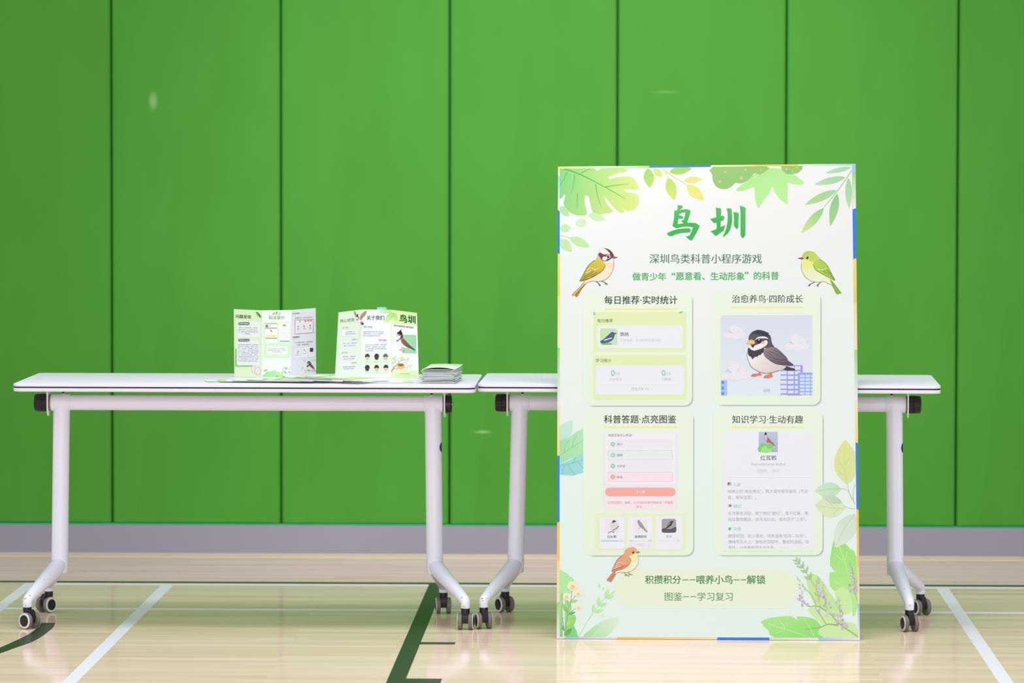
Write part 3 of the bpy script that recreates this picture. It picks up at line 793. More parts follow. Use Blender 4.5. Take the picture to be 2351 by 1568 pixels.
pr.shape([(92,780),(150,880),(250,880),(260,1000),(230,1080),(310,1080),(325,1150),(295,1230),(330,1310),(350,1390),(345,1402),(92,1402)], (172, 240, 160), (128, 226, 128), (150, 800, 320, 1350))
pr.rect(120, 760, 131, 1402, (150, 178, 165)); pr.rect(131, 860, 165, 1402, (226, 248, 215))
pr.done('leaf_illustration', sheet, label='rounded green foliage in the lower left corner')
begin(A7, S7, 9)
for st in ([(155, 1385), (205, 1060), (250, 880), (270, 720)], [(250, 880), (330, 795)], [(205, 1090), (260, 1030), (330, 985)], [(220, 960), (195, 860)], [(160, 1300), (140, 1200), (135, 1120)]): pr.stroke(st, 7, (130, 170, 105))
for l in ((200, 1045, 135, 915, 58, (140, 198, 110), (175, 220, 135)), (215, 1068, 318, 1042, 42, (120, 186, 95), None), (180, 1230, 325, 1115, 72, (195, 234, 115), (165, 215, 100)), (160, 1380, 265, 1275, 66, (125, 192, 110), (110, 180, 95)), (250, 895, 350, 868, 42, (190, 222, 145), None), (155, 1320, 130, 1230, 30, (120, 190, 100), None)):
    pr.leaf(*l)
for cx, cy, R_ in ((275, 660, 78), (355, 768, 62), (190, 812, 58), (362, 970, 50)):
    for i in range(5):
        a = i * 2 * PI / 5 + .3
        pr.ell(cx + .5 * R_ * math.cos(a), cy + .45 * R_ * math.sin(a), R_ * .52, R_ * .48, (255, 248, 205)); pr.k -= .6
    pr.k += 1
    pr.ell(cx, cy + R_ * .25, R_ * .42, R_ * .4, (253, 220, 160)); pr.ell(cx, cy + R_ * .05, R_ * .16, R_ * .14, (248, 196, 110)); pr.k -= 4.6
pr.k += 3
pr.done('flower_illustration', sheet, label='pale yellow flowers in the lower left corner')
begin(A7, S7)
LG = (190, 244, 175)
pr.stroke([(360, 1400), (480, 1190), (570, 1050), (640, 960), (740, 840), (878, 745)], 14, LG, 8)
for l in ((570, 1050, 580, 915, 56), (590, 1045, 725, 1005, 56), (640, 950, 655, 820, 56), (650, 955, 780, 915, 54), (740, 840, 795, 700, 60), (750, 840, 880, 800, 54), (820, 780, 880, 735, 30), (662, 692, 655, 620, 28)):
    pr.leaf(*l, LG, (200, 248, 190))
pr.ell(714, 702, 14, 20, LG); pr.ell(707, 1095, 26, 24, (222, 250, 222))
pr.shape([(430,1402),(520,1300),(620,1220),(720,1165),(850,1125),(935,1115),(915,1190),(860,1290),(735,1402)], (176, 232, 160), (224, 250, 222), (480, 1390, 850, 1150))
for st in ([(550, 1402), (660, 1300), (820, 1180)], [(710, 1260), (722, 1200), (715, 1160)], [(650, 1325), (740, 1310), (820, 1318)]): pr.stroke(st, 9, (220, 248, 215))
pr.done('leaf_illustration', sheet, label='light green sprig and single leaf at the lower left')

# information panels
def panel_card(x0, y0, x1, y1, r, col, col2):
    begin(None, 1, K0 + 1)
    for i, (e, c_) in enumerate(((3.2, (222, 236, 226)), (2.2, (200, 214, 202)), (1.2, (176, 188, 174)))):
        pr.rect(x0 + 6, y0 + 5, x1 + e, y1 + e, c_, r)
    pr.rect(x0, y0, x1, y1, col, r, col2)
CA, CB = (240, 254, 234), (237, 254, 230)
TD = (40, 60, 64)
UL = (252, 243, 165)
LIME = (233, 250, 192)
PW = (242, 247, 255)
def magpie(pr_, x0, y0, x1, y1, bg, body, wing, belly, flip=False):
    w, h = x1 - x0, y1 - y0
    def q_(pts): return [(x0 + (1 - u if flip else u) * w, y0 + v * h) for u, v in pts]
    pr_.shape(q_([(0, .78), (.15, .68), (.3, .55), (.5, .36), (.62, .24), (.74, .2), (.86, .26), (1, .28), (.86, .36), (.82, .5), (.76, .66), (.6, .78), (.42, .86), (.22, .9), (.1, .9)]), body, smooth=3)
    pr_.shape(q_([(.5, .86), (.7, .72), (.78, .6), (.74, .78), (.62, .86)]), belly)
    pr_.shape(q_([(.15, .72), (.4, .5), (.6, .46), (.7, .52), (.55, .62), (.3, .76), (.12, .84)]), wing, smooth=2)
    pr_.stroke(q_([(.22, .72), (.45, .64), (.68, .56)]), w * .06, (238, 238, 242))

panel_card(1338, 669, 1588, 931, 18, CA, CB)
pr.text('每日推荐·实时统计', 1387, 1554, 688.5, TD, 0.014)
pr.rect(1387, 707.5, 1556, 711.5, UL)
pr.shape(rrect(106, 45.5, 6, 4, 1468.5, 761.5), LIME, None, None, 0); pr.rect(1362, 716, 1380, 807, LIME)
pr.rect(1361, 815, 1575.5, 917, LIME, 6, same=True)
pr.shape([(1362, 716), (1365, 717), (1367, 723), (1362, 723)], (140, 224, 110)); pr.k -= 1
pr.shape([(1557, 720), (1559, 715.5), (1568, 714.5), (1563, 719)], (140, 224, 110))
pr.rect(1370.5, 747, 1567, 798.5, PW, 6); pr.rect(1367, 838.5, 1570, 905.5, PW, 7, same=True)
pr.text('每日推荐', 1370.6, 1406, 736, (65, 110, 60), 0.008); pr.text('学习统计', 1367, 1403, 827.3, (75, 125, 55), 0.008)
pr.text('鹊鸲', 1423, 1442, 767, (65, 80, 105), 0.012); pr.text('草地觅食，主吃蚯蚓还是蚂蚁?', 1423, 1517, 781, (206, 206, 222))
GN = (152, 222, 192); GT = (172, 176, 202)
for x_ in (1402, 1518): pr.text('0', x_, x_ + 8.6, 856, GN, 0.02); pr.text('/10', x_ + 9, x_ + 20.3, 857.6, GT, .004)
pr.text('正在学习', 1398, 1426, 870.5, (190, 192, 214)); pr.text('已精通', 1518, 1538.7, 870, (190, 192, 214)); pr.text('图鉴进度 0%', 1449, 1488, 892, (192, 196, 216))
pr.rect(1376, 882.4, 1561, 884, (232, 243, 246)); pr.rect(1471, 855, 1471.7, 871, (236, 240, 246), same=True)
pr.rect(1377, 754, 1416.5, 792, (196, 238, 176), 5, (206, 240, 190))
magpie(pr, 1377, 754, 1416.5, 792, None, (84, 98, 150), (92, 92, 128), (225, 225, 235))
pr.shape([(1380, 791), (1383, 787), (1388, 789), (1393, 785), (1397, 788), (1402, 787), (1404, 791)], (120, 195, 80))
pr.done('info_panel', sheet, label='panel with daily pick and study counts')

panel_card(1635, 667, 1883.5, 929.5, 18, CA, CB)
pr.text('治愈养鸟·四阶成长', 1679.5, 1843, 686, (52, 70, 78), 0.010)
pr.rect(1678, 704, 1845, 708, UL)
pr.rect(1653.5, 723.5, 1864.5, 908, (222, 232, 246), 5, (232, 244, 252))
pr.frame(A4, S34)
def cloud(cx, cy, k):
    for dx, dy, rx, ry in ((-.5, .3, .75, .62), (.1, .95, .95, .5)): pr.ell(cx + dx * 100 * k * .5 - 18 * k, cy + dy * 100 * k * .5 + 12 * k, rx * 80 * k, ry * 80 * k, (196, 220, 248)); pr.k -= .6
    pr.k += 1
    for dx, dy, rx, ry in ((-10, -40, 62, 62), (-90, 55, 60, 42), (10, 62, 85, 48), (100, 50, 62, 44), (85, -15, 36, 38)):
        pr.ell(cx + dx * k, cy + dy * k, rx * k, ry * k, (243, 240, 248)); pr.k -= .6
    pr.k += 1
cloud(410, 600, .85); cloud(1180, 735, 1.0); cloud(410, 1085, 1.15)
# towers
PU, BU = (166, 166, 240), (160, 178, 244)
def grid(x0, x1, y0, y1, nx, ny, col, t):
    for i in range(nx + 1):
        x = x0 + (x1 - x0) * i / nx; pr.rect(x - t / 2, y0, x + t / 2, y1, col, same=True); pr.k += .4
    for j in range(ny + 1):
        y = y0 + (y1 - y0) * j / ny; pr.rect(x0, y - t / 2, x1, y + t / 2, col, same=True); pr.k += .4
pr.bump()
pr.rect(985, 1085, 1250, 1388, (226, 238, 252)); pr.rect(1110, 1022, 1250, 1090, (226, 238, 252), same=True)
pr.bump(); grid(1060, 1245, 1024, 1083, 2, 1, PU, 13); pr.k += .4; pr.rect(1228, 1018, 1256, 1110, PU, same=True); grid(1064, 1240, 1083, 1385, 2, 5, PU, 14)
for y_ in (1083, 1140, 1200, 1258, 1317, 1375): pr.rect(980, y_ - 8, 1200, y_ + 8, PU, same=True); pr.k += .4
pr.bump(); pr.rect(1196, 1110, 1378, 1388, BU); pr.bump()
for i in range(3):
    for j in range(6): pr.rect(1222 + i * 68, 1138 + j * 43, 1280 + i * 68 if i < 2 else 1378, 1168 + j * 43, (214, 234, 250), same=True)
pr.rect(240, 1205, 314, 1392, (180, 202, 244), same=True); pr.bump()
for y_ in (1214, 1284, 1352): pr.rect(243, y_, 278, y_ + 36, (72, 166, 236), same=True)
pr.bump()
pr.frame(None, 1); pr.text('幼年', 1752, 1767.5, 896, (172, 218, 202))
pr.done('info_panel', sheet, label='panel framing the fledgling bird drawing')
begin(A4, S34, 46)
pr.shape([(1000,1010),(1050,1030),(1150,1060),(1170,1083),(1060,1085),(1010,1070),(980,1040)], (66, 66, 78))
pr.shape([(570,860),(562,900),(580,960),(610,1030),(660,1070),(740,1110),(830,1117),(900,1102),(970,1082),(1030,1058),(1045,1030),(960,1010),(880,980),(800,920),(770,840),(650,860)], (252, 248, 244), (222, 212, 210), (640, 900, 800, 1120), smooth=3)
pr.stroke([(567, 860), (562, 900), (580, 960), (610, 1030), (660, 1070), (740, 1110), (830, 1117), (900, 1102), (970, 1082)], 5, (80, 76, 84))
pr.shape([(585,800),(620,830),(700,830),(770,800),(775,850),(745,872),(735,890),(705,895),(690,915),(660,915),(632,945),(612,915),(590,905),(575,880),(572,830)], (62, 60, 72))
pr.shape([(583,690),(590,650),(620,610),(660,590),(705,580),(760,590),(810,610),(840,650),(860,668),(865,710),(880,760),(905,795),(850,806),(800,806),(740,790),(660,770),(600,750)], (92, 85, 97))
pr.shape([(620,625),(650,598),(690,582),(705,580),(760,590),(810,610),(838,622),(826,632),(855,650),(842,652),(860,670),(800,662),(740,645)], (52, 60, 74))
pr.shape([(590,758),(605,785),(640,800),(660,775),(720,752),(770,720),(805,708),(820,740),(795,780),(760,795),(735,815),(700,818),(680,832),(650,838),(610,822),(592,795)], (248, 245, 248))
pr.shape([(663,705),(690,675),(730,664),(790,664),(830,692),(800,686),(740,684),(690,692)], (250, 248, 250))
pr.ell(762, 738, 22, 17, (250, 192, 182)); pr.ell(712, 717, 29, 31, (34, 30, 36)); pr.ell(712, 704, 8, 8, (250, 250, 250))
pr.shape([(610,760),(662,756),(648,785),(640,805),(622,788)], (48, 54, 64))
pr.shape([(548,748),(580,715),(620,698),(652,712),(662,745),(640,762),(590,756)], (247, 212, 122)); pr.shape([(548,748),(600,742),(655,745),(640,762),(590,757)], (248, 186, 120)); pr.ell(625, 712, 7, 5, (110, 90, 60))
pr.shape([(765,850),(790,815),(850,795),(920,800),(980,850),(1040,910),(1070,945),(1060,950),(1145,1015),(1080,1025),(1000,1012),(920,1000),(850,960),(790,910)], (150, 136, 140), (98, 88, 102), (830, 800, 1000, 1010))
for st in ([(800, 890), (900, 935), (1000, 955), (1066, 945)], [(850, 955), (990, 985), (1080, 985)], [(920, 1000), (1030, 1008), (1140, 1017)], [(790, 850), (840, 870), (880, 905)], [(850, 850), (900, 870), (950, 905)], [(900, 830), (960, 860), (1000, 900)], [(765, 850), (790, 910), (850, 960), (920, 1000), (1000, 1014)], [(920, 800), (980, 850), (1040, 910), (1068, 944)]): pr.stroke(st, 5, (64, 58, 70))
for pts in ([(720,1100),(702,1125),(640,1128),(610,1150),(660,1158),(690,1148),(750,1140),(728,1122)], [(855,1105),(840,1135),(790,1148),(768,1170),(830,1176),(890,1156),(868,1136),(880,1108)]): pr.shape(pts, (244, 128, 88)); pr.stroke(pts[:5], 4, (214, 88, 62), smooth=0)
pr.done('bird_illustration', sheet, label='grey, black and white fledgling with a yellow beak')

panel_card(1338.5, 942, 1590.5, 1275.5, 18, CA, CB)
pr.text('科普答题·点亮图鉴', 1386, 1551, 962, TD, 0.013)
pr.rect(1385, 978.5, 1552, 982.3, UL)
SCN = (240, 242, 251)
pr.rect(1384, 993, 1555, 1171, SCN); pr.rect(1366, 1179.5, 1573, 1266, (238, 251, 205), same=True)
pr.rect(1388.5, 994, 1549.5, 1112, (248, 248, 252), 4); pr.rect(1388.5, 1144, 1549.5, 1171, (250, 241, 245), same=True)
pr.bump()
pr.rect(1395, 1009, 1542.5, 1029, (242, 243, 250), 3, same=True); pr.rect(1395, 1059, 1542.5, 1080, (242, 243, 250), 3, same=True)
pr.rect(1395, 1033, 1543, 1055.7, (186, 226, 216), 3, same=True); pr.rect(1395, 1083, 1543, 1106, (248, 190, 200), 3, same=True)
pr.bump(); pr.rect(1395.8, 1033.8, 1542.2, 1054.9, (236, 247, 247), 3, same=True); pr.rect(1395.8, 1083.8, 1542.2, 1105.2, (252, 237, 244), 3, same=True)
pr.rect(1388.5, 1119, 1550, 1139.2, (255, 180, 168), 10, same=True)
pr.bump()
for y_, ch, c_ in ((1019.5, 'A', (152, 224, 186)), (1044.5, 'B', (152, 224, 186)), (1069.5, 'C', (152, 224, 186)), (1094.8, 'D', (255, 164, 150))):
    pr.ell(1406.2, y_, 5.4, 5.4, c_); pr.k -= 1
pr.bump()
for y_, ch, t_, x1_ in ((1019.5, 'A', '爬行', 1427.7), (1044.5, 'B', '蹦跳', 1428.4), (1069.7, 'C', '大步走', 1434.4), (1095, 'D', '翻滚', 1428.4)):
    pr.text(ch, 1404.2, 1408.2, y_, (240, 250, 245), .02); pr.text(t_, 1415.3, x1_, y_, (112, 116, 142), .006)
pr.text('地面觅食怎么移动?', 1395.3, 1450.5, 998.8, (112, 116, 140), .004)
pr.text('下一题', 1459, 1479.5, 1129, (255, 246, 244), .03)
PK = (255, 160, 152)
pr.text('正确答案是：蹦跳。它在地面觅食时像麻雀一样蹦跳', 1394.5, 1544, 1153.5, PK, .012); pr.text('移动。', 1459.5, 1474.5, 1163.3, PK, .012)
for (x0, y0, x1, y1, bc) in ((1374.3, 1185.3, 1434, 1261.3, (208, 236, 240)), (1440, 1185, 1499, 1261, (250, 236, 214)), (1504, 1184.3, 1565.2, 1261.8, (248, 248, 253))):
    pr.rect(x0, y0, x1, y1, bc, 6, same=True)
pr.bump()
for (x0, y0, x1, y1) in ((1374.9, 1186, 1433.3, 1260.6), (1440.6, 1185.7, 1498.3, 1260.4), (1504.6, 1185, 1564.6, 1261.2)): pr.rect(x0, y0, x1, y1, (244, 248, 255), 6, same=True)
pr.bump()
pr.rect(1387.5, 1192, 1420, 1224, (242, 240, 248), 4, same=True); pr.rect(1453, 1192, 1485.5, 1224, (242, 240, 248), 4, same=True); pr.rect(1518, 1191, 1551, 1223, (172, 166, 176), 5, same=True)
pr.frame(A5, S56)
pr.shape([(565, 1195), (580, 1165), (605, 1150), (630, 1165), (650, 1200), (648, 1240), (610, 1258), (575, 1245)], (228, 226, 222), smooth=3); pr.shape([(590, 1160), (605, 1148), (628, 1166), (606, 1172), (585, 1180)], (62, 58, 66)); pr.stroke([(545, 1280), (600, 1252), (654, 1210)], 8, (140, 120, 110)); pr.rect(590, 1240, 608, 1278, (190, 186, 176))
pr.shape([(838, 1160), (850, 1145), (862, 1160), (885, 1185), (905, 1220), (938, 1262), (930, 1274), (900, 1245), (865, 1220), (845, 1190)], (172, 158, 158), smooth=2); pr.stroke([(862, 1225), (850, 1240)], 4, (150, 110, 110))
pr.shape([(1082, 1240), (1120, 1232), (1170, 1240), (1224, 1215), (1224, 1262), (1205, 1276), (1100, 1276), (1082, 1262)], (92, 90, 100))
pr.shape([(1095, 1258), (1120, 1220), (1150, 1180), (1178, 1160), (1202, 1160), (1190, 1175), (1175, 1205), (1145, 1225), (1115, 1240)], (58, 62, 70)); pr.stroke([(1118, 1228), (1150, 1192), (1168, 1180)], 5, (215, 215, 220))
pr.frame(None, 1); pr.bump()
pr.text('白头鹎', 1394, 1414, 1232, (86, 92, 112), .01); pr.text('珠颈斑鸠', 1456, 1482.7, 1232, (86, 92, 112), .01); pr.text('鹊鸲', 1528, 1541.2, 1231.5, (196, 196, 208))
pr.rect(1378.8, 1240.8, 1419, 1242.6, (156, 216, 190), same=True); pr.rect(1444.3, 1240.8, 1452.5, 1242.6, (156, 216, 190), same=True); pr.rect(1452.5, 1241, 1483.5, 1242.4, (232, 234, 242), same=True); pr.rect(1509, 1240.6, 1548, 1241.8, (240, 240, 246), same=True)
pr.rect(1444, 1246.8, 1494.5, 1254.4, (242, 242, 248), 3, same=True); pr.bump()
pr.text('5/5', 1421, 1428.8, 1241.6, (206, 206, 220)); pr.text('1/5', 1487.3, 1494.5, 1241.3, (206, 206, 220)); pr.text('0/5', 1552, 1560, 1241, (228, 228, 236)); pr.text('1天后', 1463, 1475.8, 1250.8, (200, 202, 216))
pr.done('info_panel', sheet, label='panel with the quiz screen and three bird cards')

panel_card(1636, 940.5, 1888.5, 1275, 18, CA, CB)
pr.text('知识学习·生动有趣', 1680, 1843, 962.5, (52, 70, 76), 0.011)
pr.rect(1679.5, 979, 1844, 982.6, UL)
pr.rect(1657, 991, 1869.5, 1259.5, (242, 247, 255), 6)
pr.frame(A6, S56)
pr.rect(571, 266, 762, 469, (196, 206, 238), 0, (186, 184, 222)); 
pr.shape([(575, 400), (620, 378), (660, 395), (700, 368), (735, 372), (710, 392), (738, 402), (700, 420), (720, 450), (715, 469), (571, 469)], (130, 218, 110)); pr.shape([(600, 430), (640, 400), (660, 440), (700, 430), (705, 469), (590, 469)], (168, 236, 140))
pr.shape([(645, 268), (652, 290), (648, 306), (668, 325), (690, 352), (735, 405), (715, 400), (678, 375), (655, 370), (632, 335), (628, 300), (634, 285)], (168, 118, 100), smooth=2); pr.shape([(632, 300), (645, 300), (655, 325), (650, 360), (636, 335)], (232, 226, 226)); pr.shape([(643, 266), (651, 288), (640, 298), (626, 290)], (50, 46, 58))
pr.stroke([(655, 370), (655, 380)], 4, (60, 60, 70))
for x0, x1, y0, y1 in ((545, 672, 632, 682), (690, 788, 632, 682)): pr.rect(x0, y0, x1, y1, (242, 244, 248), 22, same=True)
pr.rect(245, 722, 1080, 725, (240, 240, 246), same=True)
pr.bump(); pr.frame(None, 1)
TT = (186, 190, 206); HG = (138, 220, 192)
pr.text('红耳鹎', 1745, 1781.3, 1051, (70, 80, 104), .006); pr.text('Red-whiskered Bulbul', 1724.5, 1802, 1065.2, (196, 196, 214)); pr.text('红脸颊', 1738.7, 1759.6, 1080.5, (206, 208, 220)); pr.text('冠羽', 1772.2, 1786.2, 1080.5, (206, 208, 220))
pr.text('人设', 1681.3, 1699, 1112, HG, .006); pr.text('辨识', 1683, 1701.2, 1162.2, HG, .006); pr.text('习性', 1683, 1700.3, 1214.3, HG, .006)
for t_, x0, x1, y_ in (('树梢上的"美妆博主"，南方城市常见留鸟（不迁', 1669.6, 1854.5, 1127.8), ('徙，常年定居）。', 1669.8, 1735.5, 1141.8), ('头顶黑色羽冠，眼下鲜红"腮红"，尾下红臀，黑', 1670.5, 1855, 1178.5), ('白红撞色醒目。幼鸟无红纹，成年后才"上妆"。', 1670.8, 1851, 1192.2),
                       ('群居树冠，极少落地，鸣声清亮"叽呀—叽呀"。', 1670.8, 1850, 1230.6), ('情绪写在头上：放松时羽冠平，警戒时竖起。杂', 1671, 1857, 1244), ('食性，以浆果和昆虫为主食。', 1671, 1779, 1257.2)): pr.text(t_, x0, x1, y_, TT)
pr.bump(); pr.bump()
pr.rect(1660, 1259.5, 1866, 1265, CB)
pr.frame(A6, S56)
pr.shape([(258, 775), (285, 770), (282, 795), (262, 800)], (60, 110, 180)); pr.shape([(272, 785), (298, 772), (296, 802), (280, 806)], (240, 180, 140)); pr.stroke([(262, 790), (262, 806)], 5, (190, 70, 80)); pr.k -= 1
pr.shape([(262, 1010), (283, 995), (305, 1010), (283, 1022)], (240, 230, 230)); pr.ell(284, 1009, 9, 9, (130, 80, 70)); pr.stroke([(262, 1008), (283, 993), (305, 1008)], 4, (120, 60, 80))
pr.leaf(268, 1248, 300, 1222, 16, (120, 205, 110)); pr.leaf(272, 1250, 292, 1240, 12, (90, 180, 90)); pr.leaf(266, 1240, 276, 1222, 10, (110, 200, 105))
pr.done('info_panel', sheet, label='panel with the bulbul photo and text')
begin(None, 1, K0 + 2)
pr.rect(1410, 1307, 1832, 1398, (238, 252, 222), 44, (240, 253, 228))
CG1, CG2 = (62, 138, 76), (92, 152, 96)
pr.text('积攒积分', 1480, 1562, 1331, CG1, .014); pr.text('喂养小鸟', 1598, 1680.5, 1331, CG1, .014); pr.text('解锁', 1714, 1756, 1331, CG1, .014)
pr.text('图鉴', 1525, 1565, 1370, CG2, .008); pr.text('学习复习', 1600, 1681, 1370, CG2, .008)
pr.bump()
for x0, x1, y_, c_ in ((1565.5, 1579, 1331.6, CG1), (1582, 1595.5, 1331.4, CG1), (1682.5, 1697, 1331.5, CG1), (1699.5, 1713, 1331.5, CG1), (1567.5, 1581, 1370.2, CG2), (1583.5, 1597, 1370.2, CG2)): pr.rect(x0, y_ - .9, x1, y_ + .9, c_, same=True)
pr.done('caption_panel', sheet, label='pale rounded caption box with two green lines')

# birds
begin(A1, S12, 14)
BR = (112, 74, 56)
pr.shape([(335,1325),(285,1375),(215,1440),(200,1462),(215,1472),(235,1462),(245,1480),(265,1472),(300,1400),(348,1345)], (205, 140, 78)); pr.shape([(345,1300),(300,1360),(201,1460),(214,1470),(330,1350)], (236, 222, 96))
for st in ([(205, 1462), (290, 1372), (340, 1310)], [(240, 1470), (320, 1360)], [(265, 1470), (302, 1400), (348, 1345)]): pr.stroke(st, 4, BR, smooth=0)
pr.shape([(490,1020),(470,1065),(430,1120),(370,1190),(330,1270),(300,1305),(345,1305),(333,1350),(370,1325),(420,1310),(500,1312),(570,1290),(620,1240),(650,1180),(658,1120),(655,1065),(600,1060),(540,1050)], (255, 246, 226), (252, 236, 205), (560, 1050, 480, 1310))
pr.shape([(490,1015),(465,1065),(425,1125),(480,1092),(550,1090),(530,1060)], (226, 194, 158)); pr.shape([(640,1070),(656,1075),(655,1170),(600,1170),(560,1120)], (252, 228, 202))
pr.stroke([(655, 1065), (658, 1120), (650, 1180), (620, 1240), (570, 1290), (500, 1312), (420, 1310), (370, 1325), (333, 1352)], 4, BR)
pr.shape([(450,1080),(500,1078),(550,1100),(565,1130),(550,1175),(510,1215),(440,1250),(370,1290),(285,1307),(320,1250),(350,1190),(390,1130)], (222, 206, 60), (196, 178, 48), (470, 1080, 400, 1280))
for st in ([(300, 1303), (420, 1268), (520, 1205)], [(315, 1285), (430, 1235), (480, 1210)], [(330, 1262), (400, 1225), (440, 1200)], [(450, 1080), (390, 1130), (350, 1190), (320, 1250), (287, 1306)], [(565, 1130), (550, 1175), (510, 1215), (440, 1250), (370, 1290), (287, 1307)]): pr.stroke(st, 6, (122, 86, 40))
for st in ([(362, 1190), (412, 1160)], [(415, 1165), (450, 1178)], [(440, 1190), (500, 1165)], [(355, 1220), (410, 1195)]): pr.stroke(st, 8, (252, 246, 222), 3)
pr.shape([(590,1060),(650,1060),(657,1085),(645,1115),(590,1108),(550,1085)], (244, 242, 250))
pr.shape([(540,950),(600,960),(645,1000),(660,1040),(640,1055),(600,1085),(560,1092),(530,1080),(495,1030),(488,1010),(510,995)], (116, 72, 56), smooth=2)
pr.shape([(500,952),(545,950),(580,968),(620,1015),(590,1014),(550,1018),(520,1002),(497,988),(515,980),(498,970)], (244, 242, 250))
pr.ell(558, 1063, 26, 23, (246, 244, 250)); pr.ell(598, 1042, 23, 22, (236, 230, 232)); pr.ell(598, 1042, 15, 16, (38, 30, 30)); pr.ell(603, 1036, 5, 5, (250, 250, 250))
pr.shape([(635,1048),(660,1038),(703,1050),(665,1062),(640,1058)], (150, 122, 108)); pr.stroke([(640, 1051), (702, 1050)], 4, (90, 70, 62))
for st in ([(465, 1312), (490, 1330), (515, 1358)], [(490, 1330), (505, 1360)], [(520, 1308), (560, 1322), (592, 1346)], [(560, 1322), (578, 1350)]): pr.stroke(st, 7, (124, 84, 70))
pr.done('bird_illustration', sheet, label='yellow-winged bird with brown and white head')
begin(A2, S12, 14)
OG = (108, 120, 52)
pr.shape([(1370,1330),(1420,1350),(1460,1430),(1480,1455),(1500,1448),(1525,1447),(1527,1435),(1470,1360),(1408,1290)], (140, 204, 72)); pr.stroke([(1420, 1330), (1490, 1445)], 4, OG); pr.stroke([(1415, 1305), (1520, 1438)], 4, OG)
pr.shape([(1095,1040),(1110,1010),(1140,988),(1180,982),(1230,995),(1270,1035),(1300,1075),(1350,1110),(1390,1170),(1430,1250),(1450,1300),(1400,1290),(1425,1350),(1380,1335),(1340,1315),(1270,1320),(1200,1310),(1140,1270),(1100,1210),(1088,1150),(1100,1100)], (238, 247, 190), (244, 250, 214), (1150, 1100, 1250, 1300))
pr.stroke([(1098, 1065), (1088, 1150), (1100, 1210), (1140, 1270), (1200, 1310), (1270, 1320), (1340, 1314), (1380, 1335), (1425, 1350)], 4, OG)
pr.shape([(1095,1040),(1110,1010),(1140,988),(1180,982),(1230,995),(1270,1035),(1300,1075),(1230,1100),(1180,1102),(1130,1075),(1100,1060)], (190, 216, 80), (206, 228, 110), (1160, 985, 1220, 1100))
pr.shape([(1098,1062),(1140,1078),(1215,1100),(1200,1160),(1140,1195),(1100,1165),(1090,1120)], (242, 246, 150))
pr.shape([(1285,1070),(1330,1095),(1380,1150),(1420,1230),(1460,1303),(1380,1265),(1290,1215),(1240,1180),(1215,1125),(1240,1090)], (190, 220, 88), (160, 204, 62), (1270, 1080, 1400, 1270))
for st in ([(1215, 1130), (1240, 1182), (1290, 1216), (1400, 1276), (1458, 1303)], [(1330, 1200), (1400, 1235), (1452, 1292)], [(1365, 1185), (1410, 1225), (1455, 1290)], [(1285, 1070), (1330, 1095), (1380, 1150), (1420, 1230), (1458, 1300)]): pr.stroke(st, 5, (100, 128, 40))
pr.stroke([(1268, 1172), (1310, 1188), (1362, 1170)], 9, (248, 250, 226), 4)
pr.ell(1152, 1054, 21, 21, (240, 242, 226)); pr.ell(1153, 1054, 16, 17, (44, 40, 34)); pr.ell(1148, 1048, 5, 5, (250, 250, 250))
pr.shape([(1045,1060),(1095,1050),(1120,1060),(1098,1075),(1075,1068)], (134, 84, 72))
for st in ([(1235, 1320), (1195, 1338), (1163, 1358)], [(1195, 1338), (1172, 1366)], [(1303, 1322), (1278, 1340), (1255, 1360)], [(1278, 1340), (1268, 1372)]): pr.stroke(st, 7, (116, 84, 62))
pr.done('bird_illustration', sheet, label='plump lime-green bird facing left')
begin(A7, S7, 40)
RB = (176, 104, 72)
pr.shape([(905,450),(865,455),(800,530),(765,575),(775,590),(795,588),(805,605),(830,602),(860,560),(905,480)], (226, 148, 118))
for st in ([(795, 588), (890, 460)], [(812, 600), (905, 470)], [(766, 576), (865, 455)]): pr.stroke(st, 5, RB)
pr.shape([(1085,240),(1120,200),(1205,180),(1215,240),(1222,300),(1210,350),(1180,400),(1130,440),(1080,462),(1000,470),(940,465),(890,490),(900,450),(1000,400)], (252, 250, 222), (246, 246, 206), (1150, 250, 1000, 460))
pr.stroke([(1212, 190), (1216, 240), (1222, 300), (1210, 350), (1180, 400), (1130, 440), (1080, 462), (1000, 470), (940, 465), (892, 490)], 4, RB)
pr.shape([(1100,225),(1160,190),(1207,185),(1214,240),(1208,300),(1150,318),(1110,290),(1090,245)], (240, 249, 176))
pr.shape([(1120,102),(1170,110),(1205,150),(1210,185),(1160,195),(1110,220),(1082,245),(1110,275),(1112,310),(1080,360),(1030,400),(960,430),(840,450),(870,380),(900,310),(940,260),(1005,210),(1020,165),(1060,120)], (240, 182, 128), (232, 168, 120), (1130, 110, 950, 400), smooth=2)
pr.shape([(895,335),(960,322),(1010,345),(1085,352),(1030,400),(960,430),(840,450),(870,390)], (226, 150, 116))
for st in ([(903, 342), (955, 322), (1000, 346), (1045, 342)], [(885, 382), (920, 362), (965, 350)], [(868, 412), (915, 388), (968, 372)]): pr.stroke(st, 10, (252, 240, 218), 5)
for st in ([(1082, 245), (1113, 280), (1110, 312), (1080, 360), (1030, 400), (960, 430), (838, 451)], [(860, 430), (960, 400), (1010, 375)], [(1005, 210), (940, 260), (900, 310), (870, 380), (838, 451)]): pr.stroke(st, 6, RB)
pr.ell(1122, 207, 20, 14, (252, 198, 158)); pr.ell(1146, 177, 16, 18, (50, 34, 26)); pr.ell(1142, 170, 5, 5, (250, 250, 250))
pr.shape([(1190,182),(1215,165),(1253,170),(1225,183),(1195,190)], (160, 104, 76))
for st in ([(1015, 470), (1055, 505), (1090, 525)], [(1055, 507), (1022, 513)], [(1070, 465), (1100, 492), (1138, 500)], [(1100, 494), (1075, 500)]): pr.stroke(st, 8, (136, 112, 60))
pr.done('bird_illustration', sheet, label='small orange bird with a pale breast')

INK = 0.92
